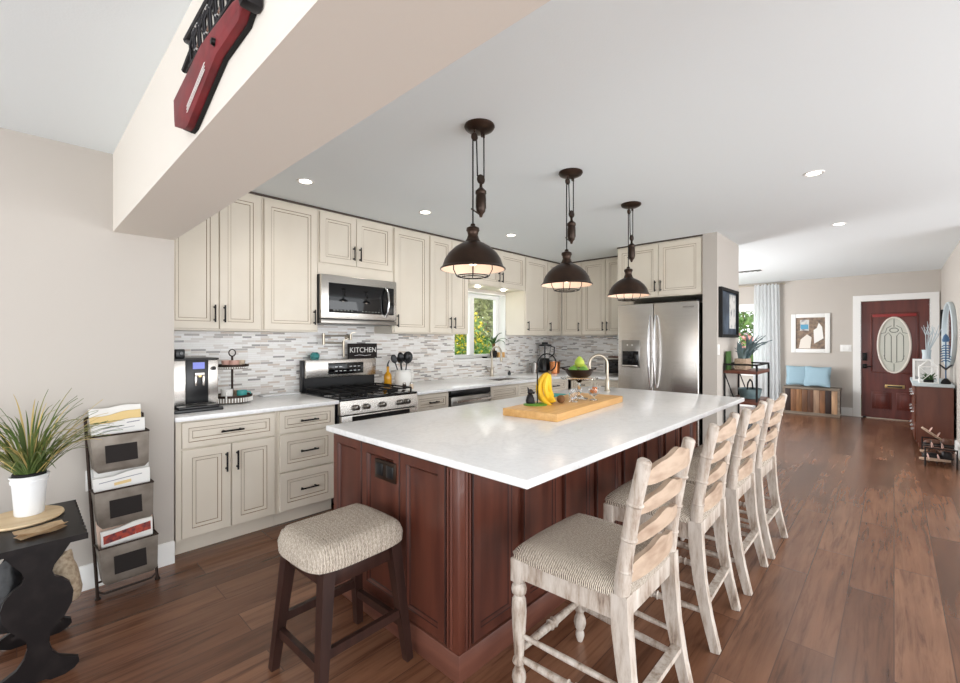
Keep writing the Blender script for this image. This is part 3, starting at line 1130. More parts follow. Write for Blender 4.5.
# refrigerator
t = thing('refrigerator', 'stainless side by side refrigerator with ice dispenser', 'refrigerator', (5.2, 2.525, 0), R(-90))
FW, FH = .95, 1.825
MB().box(.005, FW - .005, .07, .78, .02, FH - .015).build('body', 'mattblack', t)
for a, b_, nm in ((0, .441, 'freezer_door'), (.447, FW, 'fridge_door')):
    d = MB()
    d.box(a, b_, 0, .065, .05, FH, bev=.012, seg=3)
    o = d.build(nm, 'steel', t)
    hx = .412 if nm == 'freezer_door' else .478
    h = MB()
    zs = [.82 + .86 * k / 12 for k in range(13)]
    h.tube([(hx, -.015 - .055 * math.sin(PI * k / 12) ** .6, z) for k, z in enumerate(zs)], [.011 + .004 * math.sin(PI * k / 12) for k in range(13)], 10)
    h.build('handle', 'chrome', o)
    if nm == 'freezer_door':
        p = MB()
        p.box(.05, .285, -.012, .004, 1.05, 1.385, bev=.005)
        pn = p.build('dispenser_panel', 'steeld', o)
        MB().box(.065, .27, -.016, -.01, 1.075, 1.25, bev=.003).build('dispenser_recess', 'blackglass', pn)
        MB().box(.14, .20, -.03, -.014, 1.2, 1.245, bev=.004).build('paddle', 'blackp', pn)
        MB().box(.07, .265, -.035, -.012, 1.06, 1.08, bev=.003).build('drip_tray', 'steel', pn)
        q = MB()
        for x in (.13, .19):
            q.lathe([(0, -.0165), (.008, -.0165), (.008, -.012)], (x, 0, 1.325), 12, axis='y')
        q.build('indicator', 'white', pn)
    else:
        MB().box(.78, .9, -.003, .001, 1.755, 1.77).build('badge', 'steeld', o)
        MB().box(.92, .955, .02, .06, FH, FH + .02, bev=.003).build('hinge_cover', 'blackp', o)

# ================================================================== ISLAND
IX0, IX1, IY0, IY1 = 1.235, 4.17, 1.285, 2.275
t = thing('island_cabinet', 'dark cherry panelled kitchen island cabinet', 'kitchen island', (IX0, IY0, 0))
w, d = IX1 - IX0, IY1 - IY0
MB().box(0, w, 0, d, .10, .868).build('carcass', 'cherry', t)
p = MB()
p.box(-.022, w + .01, -.022, d + .015, 0, .115, bev=.004)
p.build('plinth', 'cherryl', t)
PR = [(0, -.018, 0), (.004, -.022, 0), (.05, -.022, 0), (.056, -.014, 1), (.062, -.008, 0)]
PR2 = [(0, -.018, 1), (.004, -.022, 1), (.046, -.022, 0), (.049, -.019, 1), (.057, -.011, 0), (.060, -.007, 1), (.063, -.007, 0)]


def end_panel(y0, y1, z0, z1, rings):
    """panel on the left end of the island (facing -x): built facing -y then turned"""
    m = MB().panel(0, z0, y1 - y0, z1 - z0, 0, rings)
    for v in m.bm.verts:
        x, y, z = v.co
        v.co = Vector((y, (y1) - x, z))
    return m


for y0, y1 in ((.70, d - .004), (.375, .695), (.06, .37)):
    end_panel(y0, y1, .125, .865, PR2).build('end_panel', ['cherry', 'cherrydark'], t, ang=20)
for xx in ([.06 + .70 * k for k in range(5)]):
    if xx + .3 < w:
        MB().panel(xx, .125, .30, .735, 0, PR2).build('side_panel', ['cherry', 'cherrydark'], t, ang=20)
        if xx + .66 < w:
            MB().panel(xx + .345, .125, .31, .735, 0, PR2).build('side_panel', ['cherry', 'cherrydark'], t, ang=20)
c = MB()
c.box(-.024, .05, -.024, .05, .115, .868, bev=.006)
for k in range(2):
    c.cyl((-.026, .018 + k * .018, .13), (-.026, .018 + k * .018, .86), .006, n=8)
    c.cyl((.018 + k * .018, -.026, .13), (.018 + k * .018, -.026, .86), .006, n=8)
c.build('corner_post', 'cherry', t)
o = MB()
o.box(-.030, -.018, .395, .565, .712, .805, bev=.003)
oo = o.build('outlet_plate', 'bronze', t)
for y in (.437, .523):
    MB().box(-.034, -.028, y - .028, y + .028, .73, .788, bev=.003).build('socket', 'blackp', oo)
tp = MB()
tp.box(1.20, 4.205, .912, 2.335, CT - .032, CT, bev=.006, seg=3)
tag(tp.build('island_worktop', 'quartz'), 'large white quartz worktop covering the island', 'worktop')


# ================================================================== SEATS
def bent(pts, w0, w1, d0, d1):
    """square-section post through points, tapering"""
    return pts, w0, w1, d0, d1


def post(mb, pts, ws, ds, n=4):
    """rectangular section swept through points lying in a plane x=const (widths along x, depths along the normal)"""
    vs = []
    for i, p in enumerate(pts):
        p = Vector(p)
        tan = Vector(pts[min(i + 1, len(pts) - 1)]) - Vector(pts[max(i - 1, 0)])
        tan.normalize()
        nrm = Vector((1, 0, 0)).cross(tan).normalized()
        vs.append([mb.bm.verts.new(p + Vector((sx * ws[i] / 2, 0, 0)) + nrm * (sy * ds[i] / 2)) for sx, sy in ((-1, -1), (1, -1), (1, 1), (-1, 1))])
    for a, b_ in zip(vs, vs[1:]):
        for k in range(4):
            mb.bm.faces.new((a[k], a[(k + 1) % 4], b_[(k + 1) % 4], b_[k]))
    mb.bm.faces.new(list(reversed(vs[0])))
    mb.bm.faces.new(vs[-1])
    return mb


def cushion(mb, outline, z0, z1, puff, saddle=0.0, n=14):
    """padded seat: outline(u,v in -1..1)->(x,y); domed top with rounded edge, closed below"""
    top = []
    for i in range(n + 1):
        row = []
        for j in range(n + 1):
            u, v = 2 * i / n - 1, 2 * j / n - 1
            x, y = outline(u, v)
            e = max(abs(u), abs(v))
            edge = max(0.0, (e - .72) / .28)
            z = z1 + puff * (1 - u * u) * (1 - v * v) - (z1 - z0) * .62 * edge ** 2.4 + saddle * (abs(u) ** 2)
            row.append(mb.bm.verts.new((x, y, z)))
        top.append(row)
    for i in range(n):
        for j in range(n):
            mb.bm.faces.new((top[i][j], top[i + 1][j], top[i + 1][j + 1], top[i][j + 1]))
    rim = [top[i][0] for i in range(n)] + [top[n][j] for j in range(n)] + [top[i][n] for i in range(n, 0, -1)] + [top[0][j] for j in range(n, 0, -1)]
    low = []
    for v in rim:
        low.append(mb.bm.verts.new((v.co.x * .985, v.co.y * .985, z0)))
    m = len(rim)
    for i in range(m):
        mb.bm.faces.new((rim[i], low[i], low[(i + 1) % m], rim[(i + 1) % m]))
    mb.bm.faces.new(low)
    return mb


def make_chair():
    t = thing('counter_chair', '', 'chair')
    FX, FY, BX = .225, .215, .205
    ZS = .545

    def out(u, v):
        hw = .235 + .025 * (v * .5 + .5)
        x = u * hw
        y = .02 + v * .235
        return x * math.sqrt(1 - .16 * v ** 4), .02 + (y - .02) * math.sqrt(1 - .16 * u ** 4)
    c = cushion(MB(), out, ZS, ZS + .052, .012)
    c.build('seat_cushion', 'weave', t, ang=60)
    a = MB()
    a.box(-FX, FX, FY - .02, FY + .018, .47, ZS, bev=.003)
    a.box(-BX, BX, -.205, -.175, .47, ZS, bev=.003)
    for s in (-1, 1):
        a.bar((s * FX, FY, .508), (s * BX, -.19, .508), .026, .075)
    a.build('seat_frame', 'wash', t)
    for s in (-1, 1):
        l = MB()
        l.box(s * FX - .024, s * FX + .024, FY - .024, FY + .024, .455, ZS, bev=.003)
        l.lathe([(.014, .455), (.02, .448), (.027, .44), (.030, .425), (.027, .41), (.018, .402), (.022, .395), (.027, .385), (.029, .34), (.027, .29), (.022, .22), (.018, .165), (.024, .155), (.026, .145), (.018, .135),
                 (.016, .125), (.025, .105), (.028, .085), (.022, .062), (.014, .05), (.019, .04), (.02, .025), (.014, .006), (.012, 0), (0, 0)], (s * FX, FY, 0), 18)
        l.build('leg', 'wash', t)
    for s in (-1, 1):
        p = MB()
        pts = [(s * BX, -.275, 0), (s * BX, -.238, .15), (s * BX, -.21, .3), (s * BX, -.195, .45), (s * BX, -.192, .56), (s * BX, -.205, .68), (s * BX, -.232, .84), (s * BX, -.268, 1.0)]
        post(p, pts[:5], [.036, .038, .04, .044, .044], [.036, .042, .05, .058, .056])
        p.tube([pts[4], (s * BX, -.198, .62)] + pts[5:] + [(s * BX, -.27, 1.008)], [.027, .027, .025, .024, .023, .016], 12)
        for z, y in ((.64, -.2), (.745, -.216), (.86, -.236)):
            p.tube([(s * BX, y, z - .006), (s * BX, y - .001, z), (s * BX, y - .002, z + .006)], [.025, .0285, .025], 12)
        p.build('rear_leg', 'wash', t)
    # four wavy slats, bowed back
    for z, h, y in ((.955, .075, -.262), (.848, .058, -.236), (.745, .058, -.217), (.628, .085, -.2)):
        s_ = MB()
        n = 16
        rows = []
        for i in range(n + 1):
            u = i / n
            x = -BX + 2 * BX * u
            bow = -.032 * math.sin(PI * u)
            hump = .034 * math.sin(PI * u) ** 2 + .008 * math.sin(2 * PI * u * 1.5) ** 2
            lo = .016 * math.sin(PI * u) ** 2
            e_ = h * .12 * (1 - math.sin(PI * u) ** .7)
            rows.append([s_.bm.verts.new((x, y + bow + dy, zz)) for dy, zz in ((-.009, z - h / 2 + lo + e_), (.009, z - h / 2 + lo + e_), (.009, z + h / 2 - .02 + hump - e_), (-.009, z + h / 2 - .02 + hump - e_))])
        for a_, b_ in zip(rows, rows[1:]):
            for k in range(4):
                s_.bm.faces.new((a_[k], a_[(k + 1) % 4], b_[(k + 1) % 4], b_[k]))
        s_.bm.faces.new(rows[0])
        s_.bm.faces.new(rows[-1])
        s_.build('back_slat', 'washwarm', t)

    def turned(p0, p1, r=.012, rings=True):
        p0, p1 = Vector(p0), Vector(p1)
        pts, rs = [], []
        for k in range(13):
            u = k / 12
            pts.append(p0.lerp(p1, u))
            rs.append(r * (.8 + .35 * math.sin(PI * u)))
        m = MB().tube(pts, rs, 10)
        if rings:
            for u in (.47, .53):
                q = p0.lerp(p1, u)
                dv = (p1 - p0).normalized() * .005
                m.tube([q - dv, q, q + dv], [r * 1.1, r * 1.6, r * 1.1], 10)
        return m
    turned((-FX, FY, .185), (FX, FY, .185), .014).build('front_stretcher', 'wash', t)
    for s in (-1, 1):
        turned((s * FX, FY, .16), (s * BX, -.235, .16), .013).build('side_stretcher', 'wash', t)
        turned((s * FX, FY, .25), (s * BX, -.215, .25), .010, False).build('side_stretcher', 'wash', t)
    MB().bar((-BX, -.228, .20), (BX, -.228, .20), .035, .02).build('back_stretcher', 'wash', t)
    return t


chair = make_chair()
for i, (x, y, rz, lab) in enumerate([
        (1.555, .835, 0, 'whitewashed ladder back counter chair nearest the viewer, whole woven seat showing'),
        (2.325, .855, 2, 'second whitewashed ladder back counter chair from the viewer along the island'),
        (2.94, .85, 0, 'third whitewashed ladder back counter chair from the viewer along the island'),
        (3.50, .835, -1, 'whitewashed ladder back counter chair farthest from the viewer, nearest the front door')]):
    o = chair if i == 0 else copy_tree(chair)
    o.location = (x, y, 0)
    o.rotation_euler = (0, 0, R(rz))
    tag(o, lab, 'chair', 'counter chairs along the island')

# backless stool at the island end
t = thing('counter_stool', 'backless dark wood counter stool with thick woven saddle seat', 'stool', (.955, 1.715, 0), R(2))


def sout(u, v):
    return u * .226 * math.sqrt(1 - .26 * v ** 4), v * .196 * math.sqrt(1 - .26 * u ** 4)


cushion(MB(), sout, .515, .60, .006, .006, 20).build('seat_cushion', 'weave', t, ang=60)
a = MB()
a.box(-.165, .165, -.155, -.13, .44, .515, bev=.003).box(-.165, .165, .13, .155, .44, .515, bev=.003)
a.box(-.165, -.14, -.15, .15, .44, .515, bev=.003).box(.14, .165, -.15, .15, .44, .515, bev=.003)
a.box(-.19, .19, -.165, .165, .505, .518, bev=.003)
a.build('seat_frame', 'espresso', t)
for sx in (-1, 1):
    for sy in (-1, 1):
        MB().bar((sx * .205, sy * .19, 0), (sx * .155, sy * .148, .508), .033, .033, up=(0, 1, 0), w1=.05, d1=.05).build('leg', 'espresso', t)
for sy, z in ((-1, .21), (1, .21)):
    MB().bar((-.185, sy * .172, z), (.185, sy * .172, z), .022, .035).build('stretcher', 'espresso', t)
for sx in (-1, 1):
    MB().bar((sx * .188, -.175, .16), (sx * .188, .175, .16), .022, .035).build('stretcher', 'espresso', t)

# ================================================================== PENDANTS
def make_pendant():
    """origin on the ceiling above the shade"""
    t = thing('pendant_light', '', 'pendant light')
    ox = .052
    MB().lathe([(0, 0), (.082, 0), (.084, -.008), (.076, -.02), (.05, -.032), (.02, -.036), (0, -.036)], (ox, 0, 0), 32).build('canopy', 'bronze', t)
    k = MB()
    for x in (0.012, ox + .02, ox + .035):
        k.cyl((x, 0, -.03), (x, 0, -.055), .006, n=8)
    k.bar((.012, 0, -.03), (ox + .035, 0, -.03), .014, .008)
    k.build('cord_guide', 'bronze', t)
    MB().lathe([(0, -.009), (.018, -.009), (.022, -.004), (.022, .004), (.018, .009), (0, .009)], (0.012, 0, -.075), 16, axis='y').build('pulley', 'bronze', t)
    c = MB()
    c.tube([(0, 0, -.075), (0, 0, -.56)], .0042, 8)
    c.tube([(.028, 0, -.075), (.036, 0, -.28)], .0038, 8)
    c.tube([(ox + .035, 0, -.05), (.088, 0, -.28)], .0038, 8)
    c.build('cord', 'mattblack', t)
    wx = .063
    k = MB()
    k.lathe([(0, -.01), (.022, -.01), (.027, -.004), (.027, .004), (.022, .01), (0, .01)], (wx, 0, -.292), 18, axis='y')
    k.bar((wx, 0, -.30), (wx, 0, -.345), .014, .008)
    k.build('lower_pulley', 'bronze', t)
    MB().lathe([(0, -.335), (.012, -.338), (.03, -.356), (.031, -.37), (.027, -.376), (.029, -.40), (.029, -.45), (.026, -.458), (.024, -.47), (.012, -.484), (.007, -.50), (0, -.502)], (wx, 0, 0), 20).build('counterweight', 'bronze', t)
    a = MB()
    a.tube([(wx, 0, -.49), (.02, 0, -.478), (-.012, 0, -.47)], .004, 6)
    a.build('guide_arm', 'bronze', t)
    MB().lathe([(0, -.548), (.012, -.55), (.014, -.562), (.034, -.572), (.036, -.585), (.030, -.595), (.027, -.612), (.034, -.632), (.044, -.648), (.046, -.655), (0, -.655)], (0, 0, 0), 28).build('neck', 'bronze', t)
    prof = [(.044, -.648), (.066, -.658), (.098, -.678), (.13, -.708), (.152, -.742), (.163, -.775), (.168, -.785), (.176, -.79), (.177, -.796), (.172, -.797)]
    MB().lathe(prof, (0, 0, 0), 44).build('shade', 'bronze', t)
    inn = [(.040, -.652), (.064, -.662), (.096, -.682), (.127, -.711), (.149, -.744), (.160, -.777), (.1715, -.7965)]
    MB().lathe(inn, (0, 0, 0), 44).build('shade_lining', 'liner', t)
    MB().lathe([(0, -.66), (.02, -.662), (.02, -.70), (.03, -.72), (.034, -.74), (.028, -.765), (0, -.778)], (0, 0, 0), 18).build('bulb', 'bulb', t)
    g = MB()
    for q in range(4):
        a_ = PI / 4 + q * PI / 2
        ca, sa = math.cos(a_), math.sin(a_)
        g.tube([(.10 * ca, .10 * sa, -.70), (.105 * ca, .105 * sa, -.795), (.088 * ca, .088 * sa, -.83), (.06 * ca, .06 * sa, -.838)], .0028, 6)
    g.tube(arc((0, 0, -.832), .085, 0, 360, 28, (1, 0, 0), (0, 1, 0))[:-1], .0028, 6, closed=True)
    g.tube(arc((0, 0, -.838), .06, 0, 360, 24, (1, 0, 0), (0, 1, 0))[:-1], .0028, 6, closed=True)
    g.build('wire_guard', 'black', t)
    return t


pend = make_pendant()
for i, (x, y, lab) in enumerate([
        (1.695, 1.655, 'bronze dome pulley pendant nearest the viewer, largest in view'),
        (2.617, 1.648, 'middle bronze dome pulley pendant over the island'),
        (3.596, 1.652, 'bronze dome pulley pendant nearest the refrigerator')]):
    o = pend if i == 0 else copy_tree(pend)
    o.location = (x, y, ZC)
    tag(o, lab, 'pendant light', 'pulley pendants above the island')
    l = bpy.data.lights.new('pendant_lamp', 'POINT')
    l.energy, l.color, l.shadow_soft_size = .5, (1, .86, .7), .03
    lo = bpy.data.objects.new('pendant_lamp', l)
    COL.objects.link(lo)
    lo.location = (x, y, ZC - .80)

# ================================================================== LEFT WALL: RACK, TABLE, PLANT
# leaning magazine rack with three tin bins
t = thing('magazine_rack', 'three tier galvanised magazine rack leaning on the left wall', 'magazine rack', (.428, 3.10, 0), R(4))
RW = .132
ly = .135          # lean towards the wall over the full height


def ry(z):
    return -.01 + ly * z / .97


def rx(z):
    return -.038 * z


def P3(x, y, z):
    return (x + rx(z), y, z)


for s in (-1, 1):
    f = MB()
    f.tube([P3(s * RW, ry(0), .006), P3(s * (RW - .002), ry(.5), .5), P3(s * (RW - .006), ry(.955), .955)], .0075, 8)
    f.lathe([(0, 0), (.014, 0), (.014, .008), (.008, .012)], (s * RW, ry(0), 0), 12)
    f.build('side_rod', 'rust', t)
f = MB()
f.tube([P3(-RW, ry(.085), .085), P3(RW, ry(.085), .085)], .006, 8)
f.build('cross_bar', 'rust', t)
f = MB()
f.tube([P3(-RW, ry(.04), .04), P3(-RW * .8, ry(.02), .018), P3(RW * .8, ry(.02), .018), P3(RW, ry(.04), .04)], .006, 8)
f.build('foot_bar', 'rust', t)
f = MB()
f.tube([P3(-RW + .006, ry(.955), .955), P3(RW - .006, ry(.955), .955)], .006, 8)
f.build('top_bar', 'rust', t)
for zb, ht in ((.665, .20), (.375, .20), (.085, .20)):
    b_ = MB()
    tw, bw = .129, .118
    y0b, y0t = ry(zb) - .085, ry(zb + ht) - .105
    y1b, y1t = ry(zb) - .009, ry(zb + ht) - .009
    zt = zb + ht
    outr = []
    for hw, ya, yb, z in ((bw * .86, y0b + .012, y1b, zb), (bw, y0b, y1b, zb + .022), (tw, y0t, y1t, zt)):
        outr.append([P3(-hw, ya, z), P3(hw, ya, z), P3(hw, yb, z), P3(-hw, yb, z)])
    vo = [[b_.bm.verts.new(p) for p in rw] for rw in outr]
    vi = [[b_.bm.verts.new((p[0] + (.004 if k in (0, 3) else -.004), p[1] + (.004 if k < 2 else -.003), p[2] + (.004 if q == 0 else 0))) for k, p in enumerate(rw)] for q, rw in enumerate(outr)]
    for rws in (vo, vi):
        for a_, c_ in zip(rws, rws[1:]):
            for k in range(4):
                b_.bm.faces.new((a_[k], a_[(k + 1) % 4], c_[(k + 1) % 4], c_[k]))
        b_.bm.faces.new(rws[0])
    for k in range(4):
        b_.bm.faces.new((vo[2][k], vo[2][(k + 1) % 4], vi[2][(k + 1) % 4], vi[2][k]))
    o = b_.build('bin', 'zinc', t)
    rm = MB()
    rm.tube([P3(-tw, y1t, zt), P3(-tw, y0t, zt), P3(tw, y0t, zt), P3(tw, y1t, zt)], .005, 8)
    rm.build('rim', 'rust', o)
    lb = MB()
    sl = (y0t - y0b) / (zt - zb - .022)
    za, zc = zb + .05, zb + .145
    ya, yc = y0b + sl * (za - zb - .022) - .003, y0b + sl * (zc - zb - .022) - .003
    lb._add([P3(-.07, ya, za), P3(.07, ya, za), P3(.07, yc, zc), P3(-.07, yc, zc), P3(-.07, ya + .0025, za), P3(.07, ya + .0025, za), P3(.07, yc + .0025, zc), P3(-.07, yc + .0025, zc)],
            [(0, 1, 2, 3), (7, 6, 5, 4), (0, 4, 5, 1), (1, 5, 6, 2), (2, 6, 7, 3), (3, 7, 4, 0)])
    lb.build('chalk_label', 'slate', o)


def papers(name, label, zb, h, w, yb0, yt0, dx, m, th=.006, wav=0.002, cat='papers', roll=0.0, art=None):
    """a few sheets standing in a bin: slightly curled slab; yb0, yt0 = distance in front of the rack's back plane"""
    o = thing(name, label, cat, (.428, 3.10, 0), R(4))
    zb += .012
    zt = zb + h
    yb, yt = ry(zb) - yb0, ry(zt) - yt0
    W_ = min(w, .21)
    mb = MB()
    n = 8

    def pp(u, v, d_):
        ww = W_ + (w - W_) * min(1, v * 1.3)
        x = dx * v + u * ww
        z = zb + h * v + roll * u * v + (.004 * math.sin(9 * u) if v > .95 else 0)
        return (x + rx(z), yb + (yt - yb) * v + d_ + wav * math.sin(6 * u + v), z)
    rows = [[mb.bm.verts.new(pp(i / n - .5, v, d_)) for v, d_ in ((0, 0), (.6, 0), (1, 0), (1, th), (.6, th), (0, th))] for i in range(n + 1)]
    for a_, c_ in zip(rows, rows[1:]):
        for k in range(6):
            mb.bm.faces.new((a_[k], a_[(k + 1) % 6], c_[(k + 1) % 6], c_[k]))
    mb.bm.faces.new(rows[0])
    mb.bm.faces.new(rows[-1])
    mb.build('sheet', m, o)
    for (u0, u1, v0, v1, mm) in (art or []):
        q = MB()
        us = [u0 + (u1 - u0) * i / 6 for i in range(7)]
        gr = [[[q.bm.verts.new(pp(u, v, d_)) for v in (v0, v1)] for u in us] for d_ in (-.0016, -.0004)]
        for i in range(6):
            for g in gr:
                q.bm.faces.new((g[i][0], g[i + 1][0], g[i + 1][1], g[i][1]))
            for e in (0, 1):
                q.bm.faces.new((gr[0][i][e], gr[0][i + 1][e], gr[1][i + 1][e], gr[1][i][e]))
        q.build('print', mm, o)
    return o


X['print_red'] = mat('red_cover_print', (178, 70, 52), .6, var=((92, 44, 52), (40, 40, 40), .4, .65))
X['pinkpaper'] = mat('pale_pink_card', (232, 204, 186), .85)
X['print_ink'] = mat('grey_ink', (150, 150, 158), .8)
papers('paper_stack', 'tall white papers at the back of the top rack bin', .665, .33, .23, .026, .03, 0, 'paper', .012, roll=.012)
papers('file_folder', 'manila folder sticking up in the top rack bin', .665, .295, .225, .036, .05, -.004, 'manila', .005, roll=.03)
papers('mail_stack', 'printed white mail in front of the top rack bin', .665, .255, .235, .058, .082, .0, 'paper', .014, roll=.02, art=[(-.3, .1, .88, .895, 'print_ink'), (.15, .4, .93, .95, 'print_ink'), (-.3, .3, .83, .84, 'print_ink')])
papers('paper_stack', 'white papers standing in the middle rack bin', .375, .305, .245, .026, .036, .008, 'paper', .01, roll=.03)
papers('mail_stack', 'lined white mail with a yellow slip in the middle rack bin', .375, .262, .25, .058, .085, -.004, 'paper', .012, roll=.022, art=[(-.4, .35, .89, .905, 'print_ink'), (-.15, .15, .78, .84, 'manila')])
papers('file_holder', 'pale pink file standing at the back of the lowest rack bin', .085, .325, .25, .026, .034, .004, 'pinkpaper', .01, roll=.035)
papers('magazine', 'magazine with a red and white cover in the lowest rack bin', .085, .275, .225, .058, .085, .0, 'paper', .012, roll=.025, art=[(-.46, .46, .76, .92, 'print_red'), (-.15, .3, .76, .82, 'paper')])

# small black trestle table
t = thing('trestle_table', 'small black trestle table with scalloped edge beside the magazine rack', 'side table', (.06, 2.71, 0))
tp = MB()
poly = []
L2, W2 = .275, .145
n = 22
for i in range(n + 1):
    u = -L2 + 2 * L2 * i / n
    poly.append((W2 + .006 * abs(math.sin(PI * i)), u) if False else (W2 - (.011 if i % 2 else 0), u))
for i in range(n + 1):
    u = L2 - 2 * L2 * i / n
    poly.append((-W2 + (.006 if i % 2 else 0), u))
tp.prism(poly, .558, .582, 'z')
tp.build('tabletop', 'blackwood', t)
half = [(x * .71, z) for x, z in [(.15, .558), (.135, .54), (.10, .50), (.066, .465), (.056, .44), (.066, .418), (.10, .40), (.13, .375), (.146, .335), (.14, .29), (.11, .245), (.07, .21), (.048, .185), (.044, .155), (.056, .118), (.085, .085), (.13, .066), (.168, .05), (.172, .03), (.15, .012), (.11, 0), (.05, 0), (.03, .01)]]
poly = half + [(-x, z) for x, z in reversed(half)]
for y in (-.205, .165):
    MB().prism(poly, y - .011, y + .011, 'y').build('trestle', 'blackwood', t)
s = MB()
s.box(-.02, .02, -.194, .154, .14, .20)
s.build('stretcher', 'blackwood', t)
q = MB()
q.box(-.075, .075, -.194, .154, .20, .215)
q.build('shelf', 'blackwood', t)

# two bags pushed between the trestles
def bag(name, label, m, loc, sx, sy, h, seed):
    rnd = random.Random(seed)
    mb = MB()
    n, k = 18, 9
    rows = []
    for j in range(k + 1):
        v = j / k
        row = []
        for i in range(n):
            a = 2 * PI * i / n
            r = (.75 + .3 * math.sin(PI * min(v * 1.1 + .12, 1))) * (1 - .35 * v ** 3) * (1 + .09 * math.sin(3 * a + seed + 4 * v) + rnd.uniform(-.05, .05))
            row.append(mb.bm.verts.new((sx * r * math.cos(a), sy * r * math.sin(a), h * v * (1 + .06 * math.sin(2 * a + seed)))))
        rows.append(row)
    for a_, b_ in zip(rows, rows[1:]):
        for i in range(n):
            mb.bm.faces.new((a_[i], a_[(i + 1) % n], b_[(i + 1) % n], b_[i]))
    mb.bm.faces.new(list(reversed(rows[0])))
    mb.bm.faces.new(rows[-1])
    o = mb.build(name, m, None, True, 60)
    o.location = loc
    return tag(o, label, 'bag')


bag('cloth_bag', 'crumpled beige cloth bag poking out between the trestles of the black table', 'burlap', (.14, 2.73, .215), .066, .085, .21, 3)
bag('nylon_bag', 'shiny black bag poking out on the left of the black table', 'bag', (-.015, 2.62, .215), .07, .07, .27, 5)

# things on the small table
tag(MB().lathe([(0, 0), (.134, 0), (.14, .006), (.137, .013), (0, .013)], (0, 0, 0), 48).build('round_board', 'palebeech', None, loc=(.015, 2.825, .582)),
    'round pale wooden board under the potted grass', 'board')
t = thing('potted_grass', 'spiky grass plant in a white pail on the round wooden board', 'potted plant', (.040, 2.85, .595))
p = MB()
p.lathe([(0, 0), (.046, 0), (.049, .004), (.058, .143), (.063, .145), (.064, .155), (.061, .158), (.063, .17), (.067, .172), (.067, .178), (.06, .178), (.056, .15), (0, .148)], (0, 0, 0), 36)
p.build('pail', 'whitem', t)
MB().lathe([(.056, .17), (.0565, .187), (.052, .19), (.05, .17), (0, .165)], (0, 0, 0), 30).build('liner', 'mattblack', t)
rnd = random.Random(11)


def blade(mb, base, az, length, lean, droop, w, n=9):
    d = Vector((math.cos(az), math.sin(az), 0))
    side = Vector((-math.sin(az), math.cos(az), 0))
    p = Vector(base)
    el = PI / 2 - lean
    pts = [p.copy()]
    for i in range(n):
        p = p + (d * math.cos(el) + Vector((0, 0, 1)) * math.sin(el)) * (length / n)
        el -= droop * (i + 1) / n * 2 / n
        pts.append(p.copy())
    L, Rr = [], []
    for i, q in enumerate(pts):
        ww = w * (1 - (i / n) ** 2.2) * (.75 + .5 * min(1, i / 3)) + .0006
        L.append(mb.bm.verts.new(q + side * ww))
        Rr.append(mb.bm.verts.new(q - side * ww + Vector((0, 0, -ww * .35))))
    M_ = [mb.bm.verts.new(q - Vector((0, 0, w * .5)) + d * .0015) for q in pts]
    for i in range(n):
        mb.bm.faces.new((L[i], L[i + 1], M_[i + 1], M_[i]))
        mb.bm.faces.new((M_[i], M_[i + 1], Rr[i + 1], Rr[i]))
        mb.bm.faces.new((L[i], Rr[i], Rr[i + 1], L[i + 1]))
    return mb


fol, dry = MB(), MB()
for i in range(150):
    az = rnd.uniform(0, 2 * PI)
    r = .042 * math.sqrt(rnd.random())
    out = rnd.random()
    blade(dry if i % 7 == 0 else fol, (r * math.cos(az), r * math.sin(az), .175), az + rnd.uniform(-.5, .5), rnd.uniform(.2, .44), .06 + .72 * out, rnd.uniform(.4, 1.8), rnd.uniform(.0026, .0045))
fol.build('foliage', 'grassleaf', t)
dry.build('dry_blades', 'drygrass', t)
for i, (dx, dy, rz_, lab) in enumerate([(.0, 0, 8, 'lowest folded tan napkin on the black trestle table'), (.008, .004, 22, 'middle folded tan napkin on the black trestle table'), (-.004, .006, -4, 'top folded tan napkin on the black trestle table')]):
    q = MB()
    n = 10
    rows = []
    for a_ in range(n + 1):
        row = []
        for b_ in range(n + 1):
            u, v = a_ / n - .5, b_ / n - .5
            row.append(q.bm.verts.new((u * .15, v * .085 * (1 - .9 * abs(u) ** 1.5), .003 + .003 * math.sin(7 * u + i) * math.cos(5 * v) + .002 * i * abs(u))))
        rows.append(row)
    for a_ in range(n):
        for b_ in range(n):
            q.bm.faces.new((rows[a_][b_], rows[a_ + 1][b_], rows[a_ + 1][b_ + 1], rows[a_][b_ + 1]))
    ex = bmesh.ops.solidify(q.bm, geom=list(q.bm.faces), thickness=.003)
    o = q.build('folded_napkin', 'kraft', None, True, 50)
    o.location = (.07 + dx, 2.58 + dy, .5825 + .0065 * i)
    o.rotation_euler = (0, 0, R(14 + rz_))
    tag(o, lab, 'napkin', 'folded napkins on the trestle table')

# ================================================================== BEAM: RED BOARD AND IRON LATTICE
t = thing('wall_hanging', 'angled red wooden board with dark edge mounted on the beam', 'wall decoration', (.38, 1.35, 2.1))
red = [(1.672, 2.085), (1.665, 2.06), (1.57, 2.018), (1.53, 2.018), (1.26, 2.108), (1.095, 2.112), (1.055, 2.135), (1.055, 2.152), (1.11, 2.168), (1.37, 2.186), (1.68, 2.148)]
b_ = MB()
b_.prism([(y - 1.35, z - 2.1) for y, z in red], -.012, -.001, 'x')
b_.build('dark_backing', 'mattblack', t)
b_ = MB()
n = len(red)
cy_, cz_ = sum(p[0] for p in red) / n, sum(p[1] for p in red) / n
ra = [b_.bm.verts.new((-.012, p[0] - 1.35, p[1] - 2.1 + .004)) for p in red]
rb = [b_.bm.verts.new((-.03, p[0] - 1.35, p[1] - 2.1 + .004)) for p in red]
rc = [b_.bm.verts.new((-.036, (p[0] - cy_) * .97 + cy_ - 1.35, p[1] + (.016 if 1 < k < 6 else -.006) - 2.096)) for k, p in enumerate(red)]
